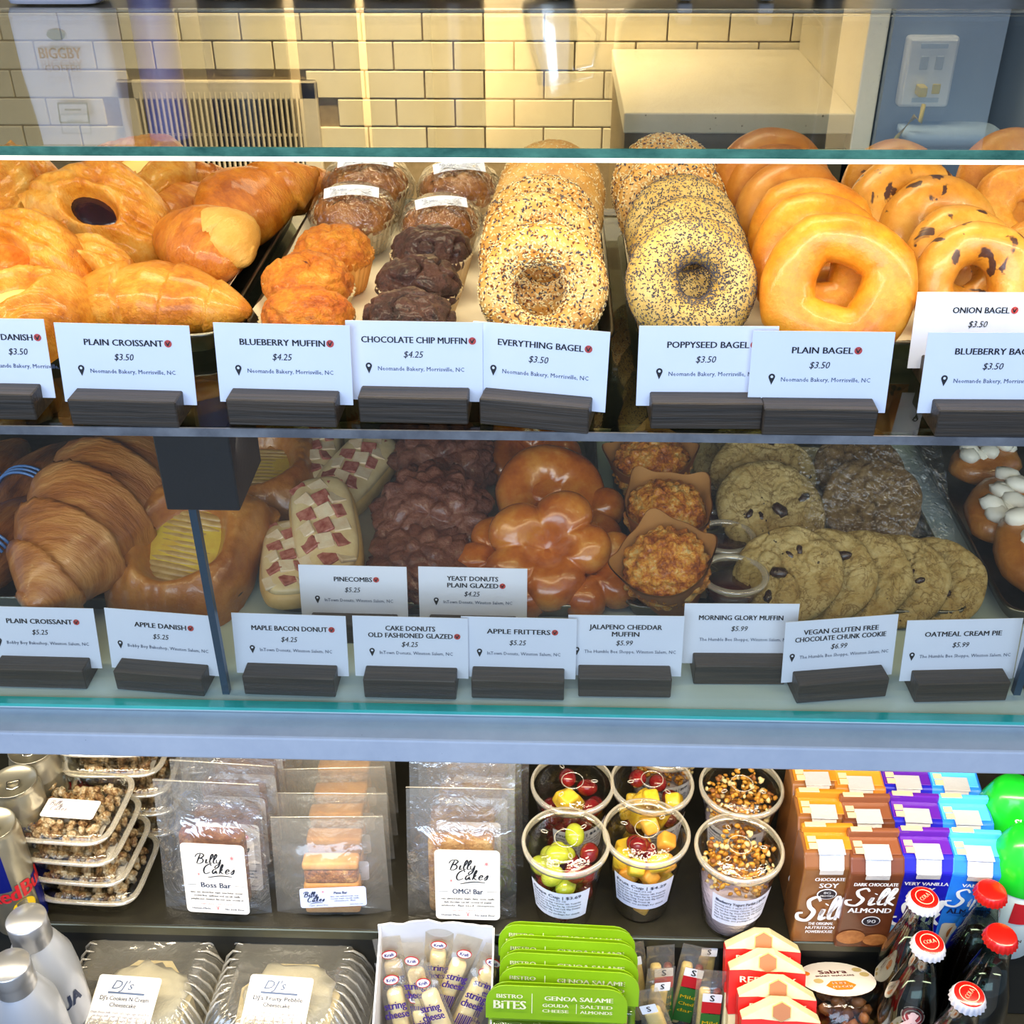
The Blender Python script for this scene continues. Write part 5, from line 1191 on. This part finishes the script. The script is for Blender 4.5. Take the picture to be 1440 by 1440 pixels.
# ---- clamshells of cheesecake
def make_clam(name2, seed):
    o = empty('clamshell'); W = .078
    M().sq([(W*.8, W*.8, .001, 6), (W*.85, W*.85, .004, 6), (W*.93, W*.93, .030, 6), (W, W, .032, 6), (W*1.05, W*1.05, .032, 6), (W*1.06, W*1.06, .034, 6)], 64, capa=True).build('tray_base', m_clear, o)
    def rid(u, v):
        a = u*2*PI; lev = [(1.05, .036), (1.0, .038), (.93, .052), (.84, .072), (.74, .083), (.60, .085), (.58, .0835), (.001, .0835)][int(round(v*7))]
        s_, z = lev; e = 6 if s_ > .7 else 5; c, d = math.cos(a), math.sin(a); r = 1+(.035*math.copysign(1, math.sin(a*30))*(.7 < s_ < 1.0))
        return (W*s_*r*math.copysign(abs(c)**(2/e), c), W*s_*r*math.copysign(abs(d)**(2/e), d), z)
    M().grid(rid, 216, 8, True, False).build('domed_lid', m_clam, o)
    q = M()
    for a_ in range(4):
        RZ = Matrix.Rotation(a_*PI/2, 4, 'Z')
        for k in range(9):
            x_ = -W*.62+k*W*.155; q.tube([(x_, -W*1.0, .038), (x_*.97, -W*.955, .052), (x_*.9, -W*.875, .071), (x_*.8, -W*.77, .0835), (x_*.72, -W*.66, .0855)], [.0006, .0013, .0016, .0013, .0005], 6, T=RZ)
    q.build('lid_ribs', m_ribs, o)['kind'] = 'stuff'
    M().sq([(W*1.06, W*1.06, .0345, 6), (W*1.07, W*1.07, .036, 6), (W*1.05, W*1.05, .0375, 6)], 64).build('lid_rim', m_clear2, o)
    M().prism([(-.045, -.045), (.045, -.045), (.05, 0), (.0, .055), (-.05, .0)], .006, .052).build('cake_slice', m_cheesec, o)
    M().ball((0, -.01, .055), (.045, .040, .010), 3, amp=.3, fq=3, seed=seed).build('cake_topping', m_cream, o)
    TF = Matrix.Translation((0, -.043, .087)) @ Euler(rad(16, 0, 0)).to_matrix().to_4x4(); q = M(); q.rrect(0, .005, .062, .052, .003, 0, TF); wf = lambda p: p if p.y > -.020 else Vector((p.x, -.020-(-.020-p.y)*math.cos(.95), p.z-(-.020-p.y)*math.sin(.95))); q.rrect(0, -.0375, .062, .035, .003, 5, TF, warp=wf)
    T2 = TF @ Matrix.Translation((0, 0, .0004))
    q.text("DJ's", -.006, .018, .012, 1, T2, shear=.3, fit=.020).rrect(0, .0145, .036, .0018, .0003, 1, T2).text("DJ's "+name2, 0, .0075, .0056, 2, T2, bold=.015, fit=.048).text('Cheesecake', 0, .0015, .0056, 2, T2, bold=.015, fit=.026)
    for i in range(14): q.text('cream cheese (milk, cream, salt), sugar, eggs, wheat flour,'[(i*3) % 12:], 0, -.005-i*.0034, .0034, 3 if i < 6 else 4, T2, fit=.058-.006*(i % 3 == 1), res=1, warp=wf)
    q.build('label', [m_lab, m_slate, m_navy, mat('label_small_print', '6A6070', .5), mat('label_blue_print', '3A62A8', .5), mat('label_lower', 'DCE4F4', .5)], o)
    return Proto(o)
m_ribs = glass('rib_plastic', 'FFFAF0', 2.6, .12, 0, 60, haze=.25, hazecol='FBF6EA', f0=.08)
m_clam = glass('clamshell_plastic', 'F2EEE2', 2.2, .14, .3, 50, haze=.10, hazecol='F4EEDF', f0=.08); m_cheesec = mat('cheesecake', 'EFE4BC', .5, col2='E4D2A0', nscale=40)
C1 = make_clam('Cookies N Cream', 2); C2 = make_clam('Fruity Pebble', 7)
for P, px, l in ((C1, 196, 'clear clamshell of cookies and cream cheesecake'), (C2, 405, 'clear clamshell of cheesecake with pale topping, beside the cheese box')):
    p = at_z(px, 1372, ZBT+.084); p.z = ZBT; P.put(p, (0, 0, rad(-3)[0]), l, 'cake box', None, 1.08)
# ---- open white box of string cheese
cbx = empty('cheese_box', 'open white cardboard box full of wrapped string cheese', 'box'); m_cardb = mat('white_cardboard', 'E6E6EC', .6, col2='DADAE2', nscale=14)
p = at_z(612, 1300, ZBT+.140); cbx.location = (p.x, p.y-.052, ZBT); W, D, H = .122, .104, .140; t = .0018
rg = random.Random(2)
def torn(w_, h_, amp):
    n = 18; return [(-w_/2, 0), (w_/2, 0)]+[(w_/2-w_*i/n, h_+amp*mnoise.noise(Vector((i*.45, h_*9, 3)))+(.006*math.sin(PI*i/n))) for i in range(n+1)]
TX = lambda loc, rz: Matrix.Translation(loc) @ Matrix.Rotation(rz, 4, 'Z') @ Euler(rad(90, 0, 0)).to_matrix().to_4x4()
M().prism(torn(W, H, .006), 0, t, T=TX((0, D/2, 0), 0)).build('back_wall', m_cardb, cbx)
M().prism(torn(W, H*.55, .002), 0, t, T=TX((0, -D/2+t, 0), 0)).build('front_wall', m_cardb, cbx)
for s_ in (-1, 1): M().prism([(-D/2, 0), (D/2, 0), (D/2, H-.003), (-D/2, H*.55)], 0, t, T=TX((s_*W/2+(t if s_ < 0 else 0), 0, 0), PI/2)).build('side_wall', m_cardb, cbx)
M().box((0, 0, .001), (W, D, .002)).build('box_floor', m_cardb, cbx)
sch = empty('string_cheese'); m_chz = mat('string_cheese_white', 'F0E6BE', .4, col2='E8D89C', nscale=30, sss=.15)
M().box((0, 0, .050), (.017, .015, .085), .005, 3, smooth=True).build('cheese_stick', m_chz, sch)
def wrapf(s_):
    return lambda u, v: ((u-.5)*.030*(1-.25*abs(v-.5)*0), s_*(.0092*max(0, (1-abs(2*u-1)**2.5))*(1 if .08 < v < .78 else .15)+.0006*math.sin(v*60)*(v > .8)), v*.122)
M().grid(wrapf(-1), 14, 18, False, False).grid(wrapf(1), 14, 18, False, False).build('wrapper', m_film2, sch)
TF = Matrix.Translation((0, -.0100, 0)) @ Euler(rad(90, 0, 0)).to_matrix().to_4x4(); q = M()
q.disc((0, .103), .0085, 20, 1, TF, ry=.0055, z=-.006).disc((0, .103), .0075, 20, 2, TF, ry=.0044, z=-.0057).text('Kraft', 0, .1012, .0055, 0, TF @ Matrix.Translation((0, 0, -.0054)), bold=.03, fit=.010)
q.text('string', 0, .074, .012, 0, TF, bold=.035, fit=.023).text('cheese', 0, .064, .012, 0, TF, bold=.035, fit=.025)
for i in range(8): q.rrect(-.009+i*.0022, .045, .0010 if i % 2 else .0016, .020, .0001, 0, TF)
q.text('mozzarella', 0, .028, .006, 0, TF, bold=.02, fit=.022)
q.build('wrapper_print', [mat('violet_ink', '3A1E7A', .5), m_canr, m_wink], sch)
STC = Proto(sch); bl = cbx.location
for i, (x, y, z, rx_, ry_, rz_, l) in enumerate([(.004, -.030, .030, -24, -26, -4, 'front string cheese stick with readable purple lettering, leaning left'), (-.034, -.028, .020, -30, -12, 4, 'string cheese stick at the front left of the box'), (-.018, -.010, .034, -22, -16, -10, 'string cheese stick behind the front one with a red oval'),
        (.016, .006, .038, -18, 24, 6, 'string cheese stick leaning right, middle of the box'), (.036, -.012, .026, -26, 28, 0, 'string cheese stick lying to the right with its bare side up'), (.044, .012, .028, -16, 18, -8, 'string cheese stick at the back right corner of the box'),
        (-.040, .016, .024, -16, -8, 6, 'string cheese stick at the back left corner of the box'), (.0, .026, .034, -12, 4, 0, 'string cheese stick upright against the back wall of the box'), (-.008, -.044, .008, -34, -20, 0, 'string cheese stick lowest at the front of the box')]):
    STC.put(bl+Vector((x-math.tan(math.radians(ry_))*.05, y, z-.018)), rad(rx_, ry_, rz_), l, 'cheese stick', 'wrapped string cheese sticks')
# ---- green snack trays
gtr = empty('snack_tray'); m_lime = mat('lime_card', '7EA80E', .4, col2='88B414', nscale=12, coat=.3); W, H = .142, .150
def rprof(w_, h_, r_, y0=0):
    o_ = [(-w_/2, y0), (w_/2, y0)]
    for a0, cx in ((0, w_/2-r_), (90, -w_/2+r_)):
        for k in range(6): a = math.radians(a0+90*k/5); o_.append((cx+r_*math.cos(a), h_-r_+r_*math.sin(a)))
    return o_
TU_ = Euler(rad(90, 0, 0)).to_matrix().to_4x4()
M().prism(rprof(W, H, .020, H-.040), -.0012, .0, T=TU_).build('card_header', m_lime, gtr)
M().prism(rprof(W*.97, H-.004, .020), .0002, .0015, T=Matrix.Translation((0, 0.0115, 0)) @ TU_).build('card_back', m_lime, gtr)
M().box((0, .004, (H-.045)/2), (W-.004, .012, H-.047), .005, 3, smooth=True).build('plastic_tray', m_clear, gtr)
M().box((0, .005, (H-.050)/2), (W-.02, .007, H-.06), .003, 2, smooth=True).build('salami', mat('salami', '7A3E52', .4, col2='B07A80', nscale=90, bump=.5), gtr)
T = Matrix.Translation((0, -.0006, 0)) @ TU_ @ Matrix.Translation((0, 0, .001)); q = M()
q.text('BISTRO', -.047, H-.0135, .0068, 0, T, bold=.03, fit=.026).text('BiTES', -.047, H-.0265, .0145, 0, T, bold=.03, fit=.032).rrect(-.0245, H-.019, .0006, .024, .0001, 0, T)
q.text('GENOA SALAME', .022, H-.0145, .0075, 0, T, bold=.035, fit=.068).text('GOUDA', -.001, H-.0225, .0058, 0, T, bold=.03, fit=.026).text('CHEESE', -.001, H-.0290, .0052, 0, T, bold=.03, fit=.026).rrect(.0200, H-.0235, .0005, .012, .0001, 0, T).text('SALTED', .040, H-.0225, .0058, 0, T, bold=.03, fit=.032).text('ALMONDS', .040, H-.0290, .0052, 0, T, bold=.03, fit=.032)
q.build('lettering', [mat('cream_ink', 'F4F2D0', .5)], gtr)
GT = Proto(gtr)
pf_ = at_z(782, 1398, ZBT+.140)
for i in range(5):
    y_ = pf_.y+[0, .019, .035, .051, .066][i]; x_ = pf_.x+[0, .012, .012, .012, .010][i]
    GT.put((x_, y_-.035, ZBT+.003*i), rad(-15+i*.5, 0, [-1, -2, -2, -2, -2][i]), '%s lime green snack tray in the leaning row' % ('front', 'second', 'third', 'fourth', 'rearmost')[i], 'snack tray', 'lime green snack trays')
# ---- cheese and meat sticks in pouches
m_chy = mat('cheddar_stick', 'DCC26A', .4, col2='E8D490', nscale=30); m_meat = mat('meat_stick', '6A2A1E', .35, col2='8A4030', nscale=80)
def make_pouch(kind):
    o = empty('snack_pouch')
    M().grid(lambda u, v: ((u-.5)*.030, -.0075*(1-abs(2*u-1)**2.5)*(v < .85)-.0004, v*.118), 12, 16, False, False).grid(lambda u, v: ((u-.5)*.030, .0075*(1-abs(2*u-1)**2.5)*(v < .85)+.0004, v*.118), 12, 16, False, False).build('pouch_film', m_film2, o)
    M().box((-.005 if kind else 0, 0, .048), (.012 if kind else .018, .011, .086), .004, 3, smooth=True).build('cheese_piece', m_chy, o)
    if kind: M().box((.008, 0, .048), (.009, .010, .086), .004, 3, smooth=True).build('meat_piece', m_meat, o)
    T = Matrix.Translation((0, -.0088, 0)) @ TU_; q = M(); T2 = T @ Matrix.Translation((0, 0, .0004))
    if kind: q.rrect(.002, .074, .020, .016, .001, 1, T).rrect(.002, .088, .020, .012, .001, 0, T).rrect(.002, .040, .020, .050, .001, 2, T).text('S', .002, .084, .012, 3, T2, bold=.02); [q.text(s_, .002, .050-i*.010, .007, 4, T2, bold=.02, fit=.016) for i, s_ in enumerate(('Mild', 'Ched', 'dar'))]
    else: q.rrect(0, .100, .017, .012, .001, 0, T).text('S', 0, .097, .010, 3, T2, bold=.02)
    q.build('pouch_print', [m_wink, m_canr, mat('green_print', '2E6A2A', .5), m_ink, m_cany], o); return Proto(o)
P1, P2 = make_pouch(1), make_pouch(0)
for P, px, py, ry_, rz_, l in ((P1, 963, 1350, 6, -8, 'meat and cheese pouch with a green label, leaning right behind the others'), (P1, 938, 1352, -2, 6, 'meat and cheese pouch with a red and white label, left of the green-labelled one'), (P2, 995, 1335, 2, 0, 'tall pouch with a pale cheese stick beside the red boxes'), (P2, 925, 1385, 4, 10, 'yellow cheese stick pouch standing in front of the meat pouches'),
        (P1, 1002, 1388, 0, -4, 'pouch with a red band and cheese beside the red boxes, nearer the front'), (P2, 962, 1412, -20, 0, 'cheese stick pouch leaning left at the front'), (P2, 912, 1345, -8, 12, 'cheese stick pouch half hidden beside the green trays'), (P2, 1020, 1425, 24, 0, 'cheese stick pouch lying low in front of the red boxes')):
    topput(P, px, py, .112, 0, l, 'snack pouch', 'meat and cheese pouches', z=ZBT).rotation_euler = rad(-8, ry_, rz_)
# ---- red house-shaped boxes
rb_ = empty('red_box'); W = .076; poly = [(-W/2, 0), (W/2, 0), (W/2, .1035), (.008, .120), (-.008, .120), (-W/2, .1035)]
M().prism(poly, 0, .016, T=Matrix.Translation((0, .008, 0)) @ TU_).build('box_body', mat('box_cream', 'EADFB8', .5, col2='E0D0A0', nscale=60), rb_)
m_rc = mat('box_red', 'C81A14', .4, col2='D42018', nscale=10)
q = M().prism([(-W/2-.0006, .056), (W/2+.0006, .064), (W/2+.0006, .1020), (W*.2, .1030), (0, .1020), (-W*.25, .1035), (-W/2-.0006, .1020)], 0, .0172, T=Matrix.Translation((0, .0086, 0)) @ TU_)
q.build('red_band', m_rc, rb_)
hx_ = [(.0095*math.cos(k*PI/3+PI/6), .112+.0095*math.sin(k*PI/3+PI/6)) for k in range(6)]
T = Matrix.Translation((0, -.0092, 0)) @ TU_
M().prism([(x_*1.12, (y_-.112)*1.12+.112) for x_, y_ in hx_], -.0012, -.0006, 0, T).prism(hx_, -.0006, .0004, 1, T).build('hexagon_seal', [mat('seal_gold', 'E8C87A', .4), mat('seal_copper', 'B87850', .4)], rb_)
q = M(); q.text('REDCLAY', 0, .0905, .0092, 0, T, bold=.03, fit=.056).rrect(0, .0840, .046, .0078, .0008, 0, T).rrect(0, .0840, .0445, .0064, .0006, 1, T @ Matrix.Translation((0, 0, .0002))).text('GOURMET', 0, .0820, .0055, 0, T @ Matrix.Translation((0, 0, .0004)), bold=.025, fit=.038)
q.build('lettering', [mat('box_lettering', 'F6E2CC', .5), m_rc], rb_)
RCX = Proto(rb_)
RBY = (9, -9); RBX = 0
for i, (px, py, l) in enumerate(((1095, 1405, 'front'), (1090, 1374, 'second'), (1076, 1337, 'third'), (1070, 1308, 'rearmost'))):
    ln_ = math.radians(30); p = at_z(px, py, ZBT+.034+.121*math.cos(ln_)+.006); p = p-Vector((0, math.sin(ln_)*.120, 0)); p.z = ZBT+.040
    RBY = (min(RBY[0], p.y-.02), max(RBY[1], p.y+.03)); RBX = p.x
    RCX.put(p, (-ln_, 0, -.03), '%s red and cream house-shaped box in the leaning row' % l, 'snack box', 'red house-shaped boxes')
q = M().box((0, 0, .016), (.10, RBY[1]-RBY[0]-.0, .032), .002, 2).build('display_riser', mat('brown_cardboard', '7A5A38', .8, col2='6A4C2C', nscale=20)); q.location = (RBX, (RBY[0]+RBY[1])/2, ZBT); tag(q, 'low brown cardboard riser under the leaning red boxes', 'riser')
# ---- round snack tubs
st_ = empty('round_tub'); Rt = .044
M().lathe([(0, 0), (.036, 0), (.038, .004), (Rt, .060), (Rt*.985, .075), (Rt*.82, .082), (0, .084)], 56).build('tub_shell', m_clear, st_)
M().lathe([(Rt, .0), (Rt*1.08, .002), (Rt*1.08, .005), (Rt, .006)], 56, T=Matrix.Translation((0, 0, 0))).build('rim', m_clear2, st_)
M().lathe([(0, .002), (.035, .002), (.040, .040), (0, .042)], 40).build('hummus', mat('hummus', 'C8A05A', .5, col2='B88A44', nscale=40, bump=.4), st_)
q = M(); rnd = random.Random(5)
for i in range(26): a = rnd.random()*6.28; r_ = rnd.random()*.03; q.ball((r_*math.cos(a), r_*math.sin(a), .05+rnd.random()*.018), (.006, .004, .008), 1, rot=(rnd.random()*3, rnd.random()*3, 0))
q.build('almonds', mat('almond_skin', '8A5228', .5, col2='A86E3C', nscale=90), st_)['kind'] = 'stuff'
wl = wpg(Rt*1.0); q = M(); q.rrect(.002, .040, .070, .038, .003, 0, warp=lambda p: wl(p+Vector((0, 0, .0004)))).rrect(.002, .028, .070, .016, .003, 1, warp=lambda p: wl(p+Vector((0, 0, .0007))))
w2 = lambda p: wl(p+Vector((0, 0, .0011)))
q.text('Sabra', -.014, .043, .014, 2, warp=w2, bold=.03, fit=.032).text('SMART SNACKERS', .001, .0315, .0080, 3, warp=w2, bold=.03, fit=.064).text('CLASSIC', .0, .0255, .0045, 3, warp=w2, fit=.018).disc((.018, .048), .0075, 16, 4, warp=w2).disc((.030, .050), .005, 16, 2, warp=w2)
q.stroke([(-.008, .056), (-.004, .0575), (-.004, .0525), (-.008, .0525), (-.0075, .055)], .0012, 2, warp=w2)
T = Matrix.Translation((0, 0, .0846)); q.disc((0, 0), Rt*.80, 32, 0, T); T2 = T @ Matrix.Translation((0, 0, .0004))
q.text('Sabra', .0, .010, .010, 2, T2, bold=.03, fit=.026).text('SMART SNACKERS', 0, .004, .0042, 2, T2, bold=.02, fit=.036).disc((0, -.014), .014, 6, 5, T2, ry=.010).text('FUEL', 0, -.0125, .006, 0, T2 @ Matrix.Translation((0, 0, .0003)), bold=.03, fit=.014).text('TO-GO!', 0, -.0195, .006, 0, T2 @ Matrix.Translation((0, 0, .0003)), bold=.03, fit=.019)
for x_, y_, m__ in ((-.026, .012, 5), (.024, .016, 4), (.028, .006, 4), (-.018, -.004, 4)): q.disc((x_, y_), .0045, 14, m__, T2)
q.build('label', [m_lab, mat('tub_orange', 'D8541E', .4), mat('maroon_ink', '6A1420', .5), mat('gold_ink', 'E8C88A', .5), mat('bean_tan', 'C8B47A', .5), mat('label_orange', 'E8861E', .5)], st_)
ST_ = Proto(st_)
t1 = topput(ST_, 1184, 1352, .100, 4, 'round clear snack tub with white and orange labels beside the red boxes', 'snack tub', z=ZBT+.030, s=1.12); t1.rotation_euler = rad(-30, 0, 4); t1.location.y -= .052; t1.location.z = ZBT+.026
t2 = topput(ST_, 1232, 1506, .084, -10, 'second round snack tub, only its lid in view at the bottom', 'snack tub', z=ZBT+.01, s=1.0); t2.rotation_euler = rad(-20, 0, -8); t2.location.y -= .03; t2.location.z = ZBT+.018
# ---- glass soda bottles
m_soda = mat('cola', '120806', .1, coat=1); m_bglass = glass('bottle_glass', 'D0E0D8', 2.2, .04, 0, 40, f0=.07)
def make_bottle(capc, skirt, badge, pr=1):
    o = empty('soda_bottle')
    M().lathe([(0, 0), (.027, 0), (.0295, .004), (.0295, .075), (.027, .110), (.0285, .125), (.024, .160), (.0150, .200), (.0130, .222), (.0142, .224), (.0142, .229), (.0128, .231)], 44).build('glass_bottle', m_bglass, o)
    M().lathe([(0, .003), (.0265, .003), (.0285, .008), (.0285, .075), (.026, .110), (.0275, .125), (.023, .160), (.0150, .188), (0, .188)], 40).build('cola', m_soda, o)
    M().lathe([(.0160, .2285), (.0155, .231), (.0140, .2365), (.0130, .2375)], 84, fr=lambda r, a, z, i: r*(1+(.045*math.sin(a*21) if i < 2 else 0))).build('cap_skirt', skirt, o)
    q = M().lathe([(.0131, .2375), (.0115, .2382), (0, .2384)], 40)
    if pr: q.tube([(.0085*math.cos(b_), .0085*math.sin(b_), .2384) for b_ in np.linspace(0, 2*PI, 22)], .0004, 5, 1); q.text(pr, 0, -.002, .006, 1, Matrix.Translation((0, 0, .2387)) @ Matrix.Rotation(.5, 4, 'Z'), bold=.02, fit=.012)
    q.build('cap_top', [capc, m_peach], o)
    if badge:
        wb_ = lambda p: Vector(((.0245-(p.y-.150)*.22+.0006+p.z)*math.cos(p.x/.024-PI/2), (.0245-(p.y-.150)*.22+.0006+p.z)*math.sin(p.x/.024-PI/2), p.y))
        q = M().disc((0, .156), .0115, 24, 0, warp=wb_).disc((0, .156), .0103, 24, 1, warp=lambda p: wb_(p+Vector((0, 0, .0003)))).disc((0, .156), .0080, 24, 0, warp=lambda p: wb_(p+Vector((0, 0, .0006)))).disc((0, .156), .0068, 20, 1, warp=lambda p: wb_(p+Vector((0, 0, .0009))))
        w3 = lambda p: wb_(p+Vector((0, 0, .0012))); q.stroke([(-.008, .142), (-.002, .150), (.004, .160)], .004, 0, warp=w3, n=2).stroke([(.008, .142), (.002, .150), (-.004, .158)], .004, 0, warp=w3, n=2).disc((0, .159), .003, 12, 0, warp=w3)
        q.build('badge', [mat('badge_pale', 'EBC4C0', .5), mat('badge_maroon', '9A3038', .5)], o)
    return Proto(o)
m_redcap = mat('cap_red', 'C4160E', .25, .3, coat=.5); m_peach = mat('cap_print', 'F2C0A0', .4); m_whcap = mat('cap_white', 'D8D8E4', .3, .2, coat=.4)
S1 = make_bottle(m_redcap, m_redcap, 0, None); S2 = make_bottle(m_redcap, m_whcap, 1, 'COLA')
topput(S1, 1395, 1251, .2375, 0, 'soda bottle with a red cap in front of the light blue cartons', 'bottle', 'glass soda bottles', ZBT); topput(S1, 1409, 1314, .2375, 0, 'soda bottle with a shiny red cap, the nearer of two at the right', 'bottle', 'glass soda bottles', ZBT)
topput(S2, 1300, 1262, .2375, 10, 'white-rimmed red-capped soda bottle in front of the blue cartons', 'bottle', 'glass soda bottles', ZBT); topput(S2, 1307, 1325, .2375, -16, 'white-rimmed capped soda bottle with a round badge on its neck', 'bottle', 'glass soda bottles', ZBT); topput(S2, 1363, 1398, .2375, 20, 'white-rimmed capped soda bottle nearest the bottom edge', 'bottle', 'glass soda bottles', ZBT)
